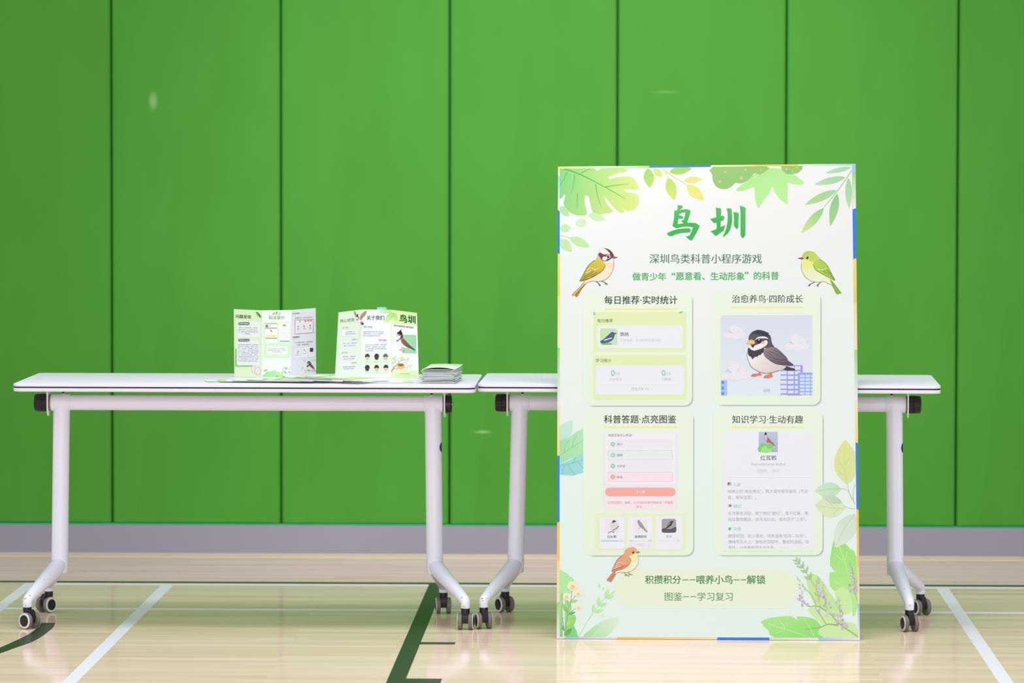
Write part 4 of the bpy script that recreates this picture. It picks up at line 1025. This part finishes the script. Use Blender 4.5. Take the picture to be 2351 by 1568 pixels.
# ------------------------------------------------------------------ standing tri-fold brochures
def brochure(name, label, bottoms, tops, layouts, fills, backs, draw):
    tops = [Vector(t) for t in tops]; bv = [Vector(p) for p in bottoms]
    def flatten(a, b, c, p):            # slide p in depth until it lies in the plane of a, b, c
        n = (b - a).cross(c - a); p.y = a.y - (n.x * (p.x - a.x) + n.z * (p.z - a.z)) / n.y
    flatten(bv[1], bv[2], tops[1], tops[2]); flatten(bv[0], bv[1], tops[1], tops[0]); flatten(bv[2], bv[3], tops[2], tops[3])
    c0 = sum((Vector(b) for b in bottoms), Vector()) / 4
    root = empty(name, (c0.x, c0.y, TOP))
    tag(root, label, 'brochure', 'brochures standing open on the table')
    L = Vector((c0.x, c0.y, TOP)); prints = []
    for i in range(3):
        q = [Vector(tops[i]) - L, Vector(tops[i + 1]) - L, Vector(bottoms[i + 1]) - L, Vector(bottoms[i]) - L]
        n = ((q[1] - q[0]).cross(q[3] - q[0])).normalized()
        b = MB(); cols = [ink(f) for f in fills[i]]
        b.add(q + [p + n * 0.0006 for p in q], [(0, 3, 2, 1), (4, 5, 6, 7), (0, 1, 5, 4), (1, 2, 6, 5), (2, 3, 7, 6), (3, 0, 4, 7)], cols + [ink(backs)] * 4)
        o = b.build('page_panel', M['ink'], root, ink=True)
        p = Print(layouts[i], q, (0, 0), 1.0, base=0.0002, step=0.00002)
        prints.append((p, o))
    draw([p for p, o in prints])
    for p, o in prints: p.done('printed_layout', o)
    return root

def scaled(pts, org, sc): return [(org[0] + x / sc, org[1] + y / sc) for x, y in pts]

def draw_first(P):
    for p in P: p.frame((525, 700), 8.71); p.k = 0
    a, b, c = P
    dk = (40, 78, 62)
    a.text('问题发现', 145, 450, 237, dk, .022, slope=12)
    a.shape([(545,150),(570,140),(600,160),(625,190),(640,220),(670,245),(640,240),(645,268),(625,262),(605,225),(575,205),(562,180)], (84, 164, 110)); a.shape([(590,180),(620,190),(640,225),(610,215)], (40, 100, 80)); a.stroke([(560, 222), (610, 228), (660, 235)], 6, (120, 110, 80))
    a.rect(165, 335, 645, 655, (243, 248, 243), 24); a.rect(130, 880, 470, 1242, (152, 204, 122), 20, same=True); a.rect(165, 725, 615, 1212, (243, 247, 248), 24)
    a.leaf(160, 1235, 245, 1222, 45, (170, 226, 120)); a.rect(195, 350, 420, 408, (52, 84, 98), 28); a.rect(195, 686, 420, 740, (52, 84, 98), 28, same=True)
    a.ell(503, 1293, 50, 82, (196, 172, 166)); a.ell(504, 1292, 45, 76, (246, 232, 230)); a.ell(585, 1327, 62, 76, (196, 172, 166)); a.ell(586, 1326, 56, 70, (246, 234, 232))
    a.bump()
    a.text('自然科普困境', 215, 402, 378, (245, 250, 250), .02, slope=6); a.text('现有解决方案', 215, 402, 713, (245, 250, 250), .02, slope=6)
    tx = (146, 162, 162)
    for t, x0, x1, y in (('结合Day 1的家主访谈，我们发', 200, 580, 463), ('现核心矛盾：大众环保行动力不', 195, 585, 505), ('足，根源在于生态自然科普认知', 195, 590, 545), ('的缺失。', 335, 440, 583),
                         ('通过调研家主推荐的 7 款自然识', 190, 595, 802), ('别类产品（野朋友、懂鸟、观鸟', 190, 592, 843), ('君、iDolphin、识花君、Wren、', 190, 600, 884), ('iNaturalist），我们发现共性痛', 190, 592, 925),
                         ('点：工具属性过重，趣味体验缺', 190, 592, 963), ('失。专业用户尚可接受，但青少', 190, 592, 1003), ('年群体缺乏持续使用的动力。因', 190, 592, 1044), ('此，我们瞄准青少年人群，围绕', 190, 592, 1085), ('鸟类生态场景打造差异化方案。', 190, 580, 1126)):
        a.text(t, x0, x1, y, tx, .008, slope=6)
    b.text('玩法设计', 800, 1118, 250, (128, 162, 112), .018)
    b.leaf(870, 190, 935, 145, 24, (214, 160, 110)); b.leaf(935, 185, 982, 130, 30, (110, 180, 110)); b.ell(1015, 172, 30, 24, (190, 236, 160)); b.stroke([(880, 190), (960, 184), (1050, 182)], 6, (150, 190, 120))
    b.rect(695, 340, 1243, 1058, (218, 244, 204), 16); b.rect(682, 300, 725, 312, (240, 242, 160), same=True)
    for y0, y1 in ((368, 384), (452, 476), (656, 680)): b.rect(733, y0, 965, y1, (226, 244, 160), same=True); 
    b.bump()
    for r_ in ((733, 388, 965, 450), (733, 480, 965, 655), (733, 682, 967, 762)): b.rect(*r_, (248, 247, 253), 10, same=True)
    b.rect(1003, 358, 1222, 755, (248, 247, 253), 22, same=True); b.rect(765, 832, 1168, 985, (247, 248, 251), 20, same=True)
    b.bump()
    b.rect(740, 398, 788, 444, (112, 112, 158), same=True); b.rect(748, 610, 950, 636, (246, 216, 122), 12, same=True); b.rect(1018, 712, 1218, 742, (128, 208, 180), 8, same=True); b.rect(1083, 388, 1146, 430, (160, 190, 100), same=True)
    b.rect(798, 408, 838, 418, (150, 160, 190), same=True); b.rect(800, 428, 900, 432, (215, 216, 228), same=True)
    b.shape([(828, 505), (845, 500), (860, 520), (880, 545), (862, 540), (840, 530)], (62, 56, 66)); b.ell(845, 538, 14, 12, (236, 232, 232)); b.rect(838, 570, 860, 577, (170, 176, 190), same=True)
    for y in (452, 484, 530, 552, 574, 610, 632, 655, 690): b.rect(1025, y, 1205 if y % 3 else 1120, y + 5, (214, 214, 228), same=True)
    for x in (770, 900): b.rect(x, 700, x + 28, 712, (200, 205, 225), same=True)
    for t, x0, x1, y in (('用户在照料虚拟小鸟、答题积分、', 783, 1140, 875), ('解锁图鉴的游玩过程里，不知不觉', 783, 1148, 909), ('学习鸟类相关知识。', 860, 1070, 942)): b.text(t, x0, x1, y, (122, 142, 136), .006)
    b.shape([(690, 1440), (720, 1390), (760, 1340), (800, 1330), (840, 1345), (880, 1325), (920, 1305), (955, 1330), (975, 1370), (992, 1318), (1025, 1375), (1060, 1345), (1100, 1312), (1080, 1400), (1120, 1440)], (158, 228, 150), (196, 244, 180), (700, 1440, 1100, 1320)); b.ell(965, 1440, 32, 20, (112, 186, 96)); b.ell(1105, 1445, 40, 18, (130, 196, 110))
    b.leaf(690, 1310, 790, 1280, 40, (214, 238, 176)); b.leaf(700, 1330, 780, 1300, 26, (140, 196, 150))
    rnd = random.Random(4)
    for i in range(46):
        x, y = rnd.uniform(1085, 1245), rnd.uniform(1240, 1445); t = rnd.uniform(0, 6.28); b.leaf(x, y, x + 20 * math.cos(t), y + 20 * math.sin(t), 9, rnd.choice([(120, 168, 120), (160, 206, 140), (96, 140, 100), (200, 226, 160)])); b.k -= .8
    c.text('积分商店', 1278, 1420, 167, (82, 82, 126), .012, slope=-10); c.rect(1278, 196, 1350, 206, (242, 240, 170), same=True)
    c.text('答题赚积分，兑换鸟食喂小鸟。', 1320, 1678, 250, (116, 138, 142), .008, slope=-20)
    c.shape([(1325, 318), (1345, 298), (1680, 282), (1696, 300), (1698, 540), (1685, 555), (1345, 580), (1325, 565)], (176, 108, 124)); c.shape([(1332, 322), (1350, 306), (1676, 290), (1688, 304), (1688, 532), (1678, 545), (1350, 570), (1332, 558)], (248, 247, 253))
    for x, y in ((1518, 292), (1574, 288), (1628, 284)): c.shape([(x, y), (x + 30, y - 2), (x + 30, y + 38), (x + 15, y + 48), (x, y + 40)], (240, 118, 98)); c.k -= 1
    c.shape([(1412, 300), (1436, 298), (1428, 320), (1436, 346), (1412, 348), (1420, 322)], (228, 100, 88)); c.bump()
    for x, y, k in ((1388, 432, (196, 190, 70)), (1508, 420, (226, 92, 104)), (1630, 408, (110, 140, 130))): c.ell(x, y, 16, 18, k); c.k -= 1
    for x, y in ((1360, 470), (1486, 462), (1602, 452)): c.rect(x, y, x + 56, y + 9, (92, 92, 130), same=True); c.rect(x - 6, y + 24, x + 66, y + 30, (206, 206, 224), same=True); c.rect(x + 10, y + 38, x + 46, y + 44, (232, 190, 196), same=True)
    c.rect(1446, 360, 1450, 560, (222, 220, 232), same=True); c.rect(1566, 350, 1570, 550, (222, 220, 232), same=True)
    c.text('图鉴解锁', 1282, 1416, 640, (82, 82, 126), .014, slope=-8); c.rect(1282, 670, 1385, 678, (242, 240, 170), same=True)
    c.text('小鸟专属小百科，分类收解锁', 1318, 1688, 742, (116, 138, 142), .008, slope=-24); c.text('标签，享受新喜悦。', 1370, 1615, 790, (116, 138, 142), .008, slope=-14)
    c.shape([(1308, 860), (1725, 822), (1728, 1035), (1310, 1072)], (236, 246, 176)); c.k -= 1
    for x0, x1, y0 in ((1316, 1436, 862), (1452, 1576, 850), (1592, 1720, 838)): c.k += 1; c.shape([(x0, y0), (x1, y0 - 10), (x1 + 2, y0 + 192), (x0, y0 + 204)], (250, 249, 254)); c.k -= 1
    c.bump(); c.bump()
    c.shape([(1358, 915), (1385, 888), (1405, 905), (1395, 955), (1370, 960)], (226, 222, 226)); c.stroke([(1360, 965), (1385, 948), (1408, 920)], 6, (90, 84, 100)); c.shape([(1498, 872), (1520, 900), (1552, 948), (1530, 925), (1505, 905)], (140, 126, 150)); c.rect(1620, 855, 1692, 935, (62, 78, 108), 10); c.stroke([(1636, 925), (1660, 900), (1678, 866)], 10, (30, 40, 60))
    c.text('白头鹎', 1352, 1394, 982, (92, 92, 130)); c.text('珠颈斑鸠', 1484, 1544, 968, (92, 92, 130)); c.text('鹊鸲', 1640, 1672, 955, (170, 170, 190))
    c.rect(1325, 1004, 1425, 1011, (156, 196, 200), same=True)
    for l in ((1500, 1130, 1540, 1105, 30), (1490, 1120, 1510, 1090, 26), (1660, 1120, 1655, 1080, 30), (1700, 1130, 1715, 1080, 30), (1730, 1120, 1745, 1085, 24), (1460, 1240, 1500, 1270, 30), (1450, 1270, 1470, 1300, 26), (1600, 1350, 1620, 1320, 26), (1520, 1365, 1535, 1325, 26), (1660, 1345, 1680, 1310, 26), (1550, 1310, 1500, 1290, 24)): c.leaf(*l, (206, 242, 160)); c.k -= 1
    c.stroke([(1560, 1308), (1650, 1300), (1750, 1320)], 16, (222, 180, 130), 30)
    c.shape([(1560, 1230), (1580, 1290), (1640, 1310), (1700, 1300), (1720, 1285), (1680, 1220), (1600, 1200)], (242, 236, 236)); c.shape([(1610, 1190), (1650, 1180), (1690, 1225), (1722, 1298), (1660, 1265), (1620, 1230)], (120, 92, 110)); c.shape([(1562, 1165), (1580, 1130), (1615, 1125), (1640, 1150), (1650, 1190), (1600, 1200)], (52, 52, 66)); c.shape([(1552, 1222), (1590, 1200), (1640, 1190), (1610, 1215), (1572, 1250)], (60, 56, 78)); c.stroke([(1572, 1175), (1600, 1160), (1625, 1162)], 9, (240, 238, 242)); c.ell(1585, 1195, 16, 12, (240, 238, 242)); c.leaf(1555, 1190, 1580, 1188, 16, (244, 196, 90)); c.stroke([(1572, 1322), (1600, 1312), (1632, 1310)], 8, (238, 120, 96))

def flying_bird(p):
    p.shape([(455, 130), (472, 112), (500, 150), (520, 200), (545, 240), (540, 268), (500, 240), (470, 190)], (196, 172, 150)); p.shape([(575, 240), (600, 180), (650, 140), (700, 112), (708, 150), (690, 200), (650, 240), (600, 280)], (186, 158, 140))
    for st in ([(590, 250), (640, 180), (696, 125)], [(600, 265), (650, 210), (702, 160)], [(470, 125), (500, 180), (530, 240)]): p.stroke(st, 7, (124, 98, 86))
    p.shape([(500, 230), (540, 240), (585, 270), (610, 330), (560, 330), (520, 300), (498, 262)], (244, 238, 238), smooth=2); p.shape([(590, 300), (625, 335), (662, 372), (650, 388), (620, 385), (600, 345)], (74, 56, 58)); p.ell(595, 322, 12, 14, (226, 62, 66))
    p.shape([(505, 205), (520, 178), (545, 165), (540, 195), (548, 232), (530, 240), (505, 235)], (48, 40, 46)); p.ell(520, 232, 12, 14, (246, 242, 244)); p.stroke([(500, 262), (522, 275), (548, 258), (558, 230)], 12, (48, 40, 46)); p.leaf(498, 222, 512, 224, 8, (236, 200, 90))

def corner_leaves(p):
    p.leaf(1235, 110, 948, 130, 88, (184, 228, 130), (206, 242, 160)); p.leaf(1255, 150, 1068, 340, 120, (166, 218, 118), (206, 242, 158)); p.leaf(1270, 150, 1322, 350, 90, (166, 216, 110), (214, 244, 160))
    for st in ([(1235, 112), (1100, 130), (970, 130)], [(1250, 155), (1160, 250), (1080, 330)], [(1272, 160), (1290, 250), (1315, 335)], [(1290, 105), (1255, 140), (1270, 160)]): p.stroke(st, 5, (226, 248, 190))

def draw_second(P):
    for p in P: p.frame((760, 700), 8.71); p.k = 0
    a, b, c = P
    a.text('核心优势', 195, 470, 282, (70, 118, 86), .010, slope=-22)
    for st in ([(610, 400), (560, 520), (545, 680)], [(555, 560), (580, 500), (612, 470)], [(550, 620), (580, 570), (606, 550)]): a.stroke(st, 12, (216, 240, 200), 4)
    for y0, y1, x0, x1 in ((462, 575, 225, 535), (682, 797, 222, 522), (952, 1068, 195, 520), (1175, 1285, 180, 520)): a.rect(x0, y0, x1, y1, (240, 244, 246), 40, same=True)
    a.bump(); gn = (164, 206, 140); tx = (104, 122, 138)
    for t, x0, x1, y, c_ in (('低门槛', 235, 345, 415, gn), ('强留存', 420, 522, 637, gn), ('高传播', 215, 330, 908, gn), ('轻科普', 400, 513, 1122, gn), ('10 秒快速上手，', 295, 485, 495, tx), ('无需鸟类先验知识', 285, 497, 535, tx), ('积分、成长、图鉴多重', 245, 512, 713, tx), ('激励，驱动每日回访', 258, 500, 762, tx),
                             ('收集图鉴、宠物养成', 235, 488, 987, tx), ('自带社交分享属性', 245, 470, 1035, tx), ('游戏替代枯燥说教，', 235, 490, 1210, tx), ('环保理念自然植入', 245, 478, 1252, tx)): a.text(t, x0, x1, y, c_, .012, slope=-8)
    a.bump(); flying_bird(a)
    b.text('关于我们', 712, 1062, 252, (44, 92, 84), .026)
    for x, y in ((680, 428), (982, 694)):
        for i, k in enumerate(((236, 150, 140), (130, 160, 226), (250, 208, 110), (160, 130, 210))): b.leaf(x - 30 + i * 18, y + 22, x - 12 + i * 16, y - 30 + 9 * (i % 2), 16, k); b.k -= 1
    b.bump(); b.text('在场', 735, 820, 433, (84, 92, 118), .008); b.text('团队', 1035, 1122, 697, (84, 92, 118), .008)
    b.rect(642, 472, 855, 477, (214, 226, 190), same=True); b.rect(912, 745, 1122, 750, (214, 226, 190), same=True)
    tx = (128, 152, 152)
    for t, x0, x1, y in (('港大黑客松引导孩子在共创中培', 640, 1048, 527), ('养独特创造力。Hack Dog是基于', 640, 1052, 567), ('蜗牛公司的黑客松专项小队', 640, 988, 607), ('"Hack Dooooog"战队，来自深圳', 680, 1113, 785), ('明湾学校，是在家长Culver带领', 680, 1085, 825), ('下，基于"蜗牛公司"团队重新组建', 680, 1110, 865), ('的黑客松团队', 680, 852, 905)): b.text(t, x0, x1, y, tx, .008)
    b.rect(648, 950, 1170, 1380, (226, 248, 214), 24)
    sk = (232, 196, 178)
    for cx, cy, hair, k in ((725, 1035, (56, 52, 60), 0), (912, 1032, (34, 46, 66), 1), (1090, 1035, (96, 98, 106), 0), (725, 1262, (48, 44, 52), 1), (912, 1262, (38, 46, 74), 0), (1098, 1258, (40, 40, 50), 0)):
        b.ell(cx, cy + 14, 42, 50, sk if not k else (140, 96, 82)); b.shape([(cx - 46, cy + 5), (cx - 44, cy - 35), (cx - 15, cy - 66), (cx + 25, cy - 62), (cx + 46, cy - 30), (cx + 46, cy + 8), (cx + 20, cy - 6), (cx - 15, cy - 4)], hair, smooth=2)
        if k: b.shape([(cx - 40, cy), (cx + 30, cy), (cx + 20, cy + 50), (cx - 15, cy + 52)], hair)
        else: b.rect(cx - 16, cy + 40, cx + 16, cy + 45, (200, 130, 120))
        b.k = 12
    for t, x0, x1, y in (('Eddy', 688, 760, 1130), ('Richard', 850, 965, 1128), ('Orange', 1038, 1142, 1130), ('Yuki', 695, 757, 1348), ('Rockey', 853, 957, 1350), ('Zoe', 1068, 1120, 1348)): b.text(t, x0, x1, y, (176, 206, 156), .01)
    b.k = 20; flying_bird(b); b.k = 20; corner_leaves(b)
    c.shape([(1195, 90), (1740, 140), (1738, 405), (1240, 368), (1218, 385), (1212, 1250), (1195, 1460)], (224, 249, 178)); c.rect(1195, 1310, 1760, 1470, (228, 250, 188), 16)
    c.shape([(1195, 1330), (1215, 1260), (1240, 1310)], (228, 250, 188))
    c.k += 1; corner_leaves(c)
    c.text('鸟圳', 1378, 1698, 272, (26, 98, 48), .034, slope=22)
    c.text('深圳鸟类科普小程序游戏', 1258, 1658, 422, (92, 100, 130), .02, slope=42)
    c.rect(1430, 585, 1714, 955, (162, 216, 172), 18)
    c.stroke([(1205, 1345), (1245, 1270), (1330, 1180), (1400, 1110), (1530, 1080)], 30, (206, 160, 112), 5); c.stroke([(1240, 1280), (1240, 1160), (1260, 1080)], 9, (206, 172, 140), 4); c.stroke([(1250, 1280), (1380, 1265), (1500, 1250), (1610, 1215)], 12, (206, 160, 112), 4)
    for l in ((1255, 1100, 1235, 1035, 34), (1265, 1100, 1290, 1015, 34), (1275, 1150, 1315, 1075, 30), (1230, 1170, 1205, 1120, 34), (1250, 1165, 1300, 1130, 30), (1340, 1130, 1355, 1085, 26), (1395, 1080, 1380, 1035, 32), (1410, 1075, 1430, 1010, 32), (1420, 1085, 1475, 1050, 30), (1510, 1085, 1565, 1050, 30), (1520, 1095, 1560, 1120, 28), (1470, 1120, 1510, 1150, 26), (1500, 1210, 1520, 1180, 24), (1540, 1220, 1560, 1180, 26), (1600, 1215, 1630, 1190, 28), (1570, 1245, 1610, 1255, 26), (1530, 1260, 1550, 1290, 24), (1340, 1290, 1310, 1300, 24), (1400, 1290, 1430, 1315, 26), (1460, 1275, 1500, 1310, 26)): c.leaf(*l, (206, 240, 158)); c.k -= 1
    c.bump(); c.ell(1402, 1222, 78, 60, (238, 206, 130)); c.ell(1402, 1196, 62, 30, (156, 112, 70)); c.stroke([(1330, 1225), (1400, 1262), (1475, 1225)], 8, (222, 180, 100))
    # crested bird
    c.shape([(1390, 640), (1320, 640), (1315, 720), (1340, 780), (1400, 830), (1490, 845), (1560, 830), (1480, 720), (1430, 640)], (246, 242, 244), smooth=2)
    c.shape([(1400, 660), (1440, 640), (1500, 700), (1580, 790), (1690, 885), (1670, 895), (1600, 860), (1520, 830), (1440, 770), (1405, 710)], (160, 116, 92), (90, 66, 62), (1430, 660, 1660, 880)); c.shape([(1540, 825), (1585, 828), (1565, 842)], (228, 62, 66))
    for st in ([(1430, 700), (1520, 780), (1600, 850)], [(1450, 680), (1540, 760), (1640, 860)]): c.stroke(st, 6, (110, 80, 66))
    c.shape([(1318, 560), (1335, 540), (1375, 515), (1418, 472), (1412, 515), (1430, 545), (1445, 600), (1440, 640), (1400, 650), (1390, 600), (1350, 570)], (44, 34, 36), smooth=2); c.ell(1362, 612, 42, 44, (246, 242, 244)); c.ell(1368, 584, 26, 20, (44, 36, 40)); c.ell(1366, 578, 10, 8, (250, 250, 250)); c.ell(1408, 606, 18, 16, (232, 66, 66)); c.leaf(1302, 586, 1338, 592, 30, (242, 222, 90))
    c.stroke([(1318, 690), (1335, 715), (1370, 680), (1420, 640)], 15, (44, 38, 42))
    for pts in ([(1412, 835), (1418, 880), (1352, 892), (1420, 894)], [(1470, 848), (1476, 905), (1418, 912), (1488, 914)]): c.stroke(pts, 13, (236, 168, 110), 9, smooth=2)
    c.k += 1
    c.text('Hack Dooooog 战队出品', 1368, 1590, 1378, (120, 146, 96), .008, slope=6); c.text('深圳鸟类科普小程序游戏由青少年团队策划设计与制作完成', 1298, 1700, 1418, (186, 206, 150), slope=8)

brochure('folded_brochure', 'open tri-fold brochure standing on the table, left one of the pair',
    [(0.3082, -0.9772, TOP + .0005), (0.4004, -1.044, TOP + .0005), (0.4896, -1.039, TOP + .0005), (0.5608, -0.9509, TOP + .0005)],
    [(0.3064, -0.972, 0.958), (0.4000, -1.040, 0.9572), (0.4893, -1.035, 0.9581), (0.5592, -0.946, 0.9611)],
    [[(537, 709.5), (602, 712.5), (602, 868), (538, 865)], [(602, 712.5), (668.5, 711.5), (668.5, 868), (602, 868)], [(668.5, 711.5), (725.5, 706.5), (726, 864.5), (668.5, 868)]],
    [[(226, 248, 200)] * 2 + [(232, 250, 205)] * 2, [(240, 247, 240)] * 4, [(240, 240, 248)] * 4], (225, 235, 225), draw_first)
brochure('folded_brochure', 'open tri-fold brochure with crested bird cover standing before a pale blue cap',
    [(0.6252, -1.0433, TOP + .0005), (0.7035, -0.9911, TOP + .0005), (0.7957, -0.9859, TOP + .0005), (0.8830, -1.017, TOP + .0005)],
    [(0.6353, -0.9905, 0.951), (0.7048, -0.977, 0.9580), (0.7937, -0.972, 0.9576), (0.8762, -0.962, 0.9490)],
    [[(779, 716), (831, 710.5), (829.5, 866.5), (769, 868.5)], [(831, 710.5), (897, 711), (898, 866.5), (829.5, 866.5)], [(897, 711), (958.5, 717), (961.5, 868), (898, 866.5)]],
    [[(228, 242, 218)] * 2 + [(236, 246, 228)] * 2, [(243, 244, 250)] * 4, [(246, 249, 249)] * 4], (225, 235, 225), draw_second)

# bottle that props the second brochure
root = empty('water_bottle', (0.7635, -0.9325, TOP)); tag(root, 'pale blue capped bottle hidden behind the crested bird brochure, only its cap showing', 'bottle')
b = MB(); b.lathe((0, 0, 0), (0, 0, 1), [(0, 0.026), (0.003, 0.030), (0.05, 0.030), (0.06, 0.0285), (0.07, 0.030), (0.15, 0.030), (0.175, 0.022), (0.188, 0.0145), (0.201, 0.0145)], 32)
b.build('bottle_body', M['clear'], root, smooth=40)
b = MB(); b.lathe((0, 0, 0.199), (0, 0, 1), [(0, 0.0160), (0.012, 0.0160), (0.0150, 0.0150), (0.0162, 0.0125)], 48, 1, 0.03)
b.build('bottle_cap', M['cap'], root, smooth=40)

# ------------------------------------------------------------------ leaflets lying on the table
def leaflet_mesh(seed, arch=0.0, wave=0.0006, thick=0.0011, tops='bird', lift=0.0, W2=0.0495, L2=0.105, edge=(232, 238, 234)):
    rnd = random.Random(seed); nx, ny = 12, 24
    ph = [rnd.uniform(0, 6.28) for _ in range(4)]
    def zz(u, v):
        return arch * (1 - (2 * u - 1) ** 2) * (1 - .75 * v) + wave * (1 + math.sin(u * 5 + ph[0]) * math.sin(v * 4 + ph[1])) * .5 + lift * v * v
    def colour(u, v):
        if .08 < u < .92 and .64 < v < .8 and int(v * 60) % 2: return (176, 190, 180) if tops != 'lime' else (150, 196, 120)
        if tops == 'bird':
            if v < .14 or v > .9: return (200, 238, 130)
            if .3 < v < .62 and .45 < u < .95: return (150, 206, 160)
            if .34 < v < .58 and .2 < u < .5: return (150, 116, 100)
            return (244, 246, 248)
        if tops == 'lime': return (190, 232, 112) if (v < .35 or u < .18) else (238, 248, 224)
        if tops == 'mint': return (176, 232, 160) if .15 < v < .6 else (240, 246, 242)
        return (240, 242, 248) if (v < .7) else (222, 240, 190)
    vs = []; cs = []
    for lay_ in (0, 1):
        for j in range(ny + 1):
            for i in range(nx + 1):
                u, v = i / nx, j / ny
                vs.append(((u - .5) * 2 * W2, (v - .5) * 2 * L2, zz(u, v) + (thick if lay_ else 0)))
                cs.append(ink(colour(u, v)) if lay_ else ink(edge))
    n1 = (nx + 1) * (ny + 1); fs = []
    for j in range(ny):
        for i in range(nx):
            k = j * (nx + 1) + i
            fs.append((k, k + nx + 1, k + nx + 2, k + 1)); k += n1; fs.append((k, k + 1, k + nx + 2, k + nx + 1))
    def side(idx):
        for a_, b_ in zip(idx, idx[1:]):
            o = len(vs); vs.extend([vs[a_], vs[b_], vs[b_ + n1], vs[a_ + n1]]); cs.extend([ink(edge)] * 4); fs.append((o, o + 1, o + 2, o + 3))
    side([i for i in range(nx + 1)]); side([j * (nx + 1) + nx for j in range(ny + 1)])
    side([ny * (nx + 1) + i for i in range(nx, -1, -1)]); side([j * (nx + 1) for j in range(ny, -1, -1)])
    b = MB(); b.add(vs, fs, cs); return b

fan = [  # x, y, angle of the long side, pattern, label
    (0.345, -1.210, 100, 'lime', 'flat brochure at the left end of the fan, lying lowest with lime tip'),
    (0.392, -1.238, 94, 'bird', 'flat brochure second from the left end of the fan on the table'),
    (0.438, -1.262, 85, 'lime', 'flat brochure third from the left end of the fan, near the table edge'),
    (0.486, -1.266, 76, 'mint', 'flat mint-coloured brochure in the middle of the fan, below the left standing brochure'),
    (0.535, -1.255, 72, 'plain', 'flat white brochure in the fan beside the mint one'),
    (0.592, -1.240, 68, 'lime', 'flat lime-edged brochure right of the white one in the fan'),
    (0.628, -1.262, 62, 'bird', 'flat brochure with raised dark edge between the two standing brochures'),
    (0.655, -1.276, 58, 'lime', 'flat brochure whose corner points at the table edge, just left of the bird-cover one'),
    (0.770, -1.248, 97, 'bird', 'flat brochure with green square and bird at the right end of the fan')]
for i, (x, y, a, pat, lab) in enumerate(fan):
    z = TOP + 0.0004 + i * 0.0019
    if i == 8: z = TOP + 0.0004
    o = leaflet_mesh(i + 3, 0.0008, 0.0012, 0.0011, pat, (0.0, .001, .0015, .002, .0025, .003, .0035, .0035, 0.0)[i]).build('flat_brochure', M['ink'], None, ink=True)
    o.location = (x, y, z); o.rotation_euler = (0, 0, math.radians(a))
    tag(o, lab, 'brochure', 'brochures fanned flat on the table')
words_ = ['topmost', 'second', 'third', 'fourth', 'fifth', 'sixth', 'seventh', 'eighth', 'ninth', 'tenth', 'eleventh', 'twelfth', 'thirteenth', 'fourteenth', 'fifteenth', 'sixteenth', 'seventeenth', 'eighteenth', 'nineteenth', 'twentieth', 'twenty-first', 'lowest']
rnd = random.Random(21)
NST = len(words_); z = TOP + 0.0003
for i in range(NST):
    k = NST - 1 - i
    gap = {3: 0.0018, 17: 0.0006, 19: 0.0008, 20: 0.001}.get(i, 0.0001)
    arch = {3: 0.0022, 4: 0.0022, 19: 0.002, 20: 0.003, 21: 0.0065}.get(i, 0.0004)
    o = leaflet_mesh(100 + i, arch if i not in (4,) else 0.0022, 0.0003, 0.00135, 'lime' if i % 3 else 'plain', 0.0 if i < NST - 1 else 0.004, edge=(222, 228, 230)).build('stacked_brochure', M['ink'], None, ink=True)
    o.location = (0.9625 + rnd.uniform(-.003, .003), -1.213 + rnd.uniform(-.003, .003), z)
    o.rotation_euler = (0, 0, math.radians(-4 + rnd.uniform(-4, 3)))
    z += 0.00172 + gap
    lab = 'folded brochure lying topmost on the stack with bulging cover' if k == 0 else 'folded brochure at the very bottom of the stack by the table end' if k == NST - 1 else 'folded brochure, %s from the top of the stack by the table end' % words_[k]
    tag(o, lab, 'brochure', 'brochures in the stack')
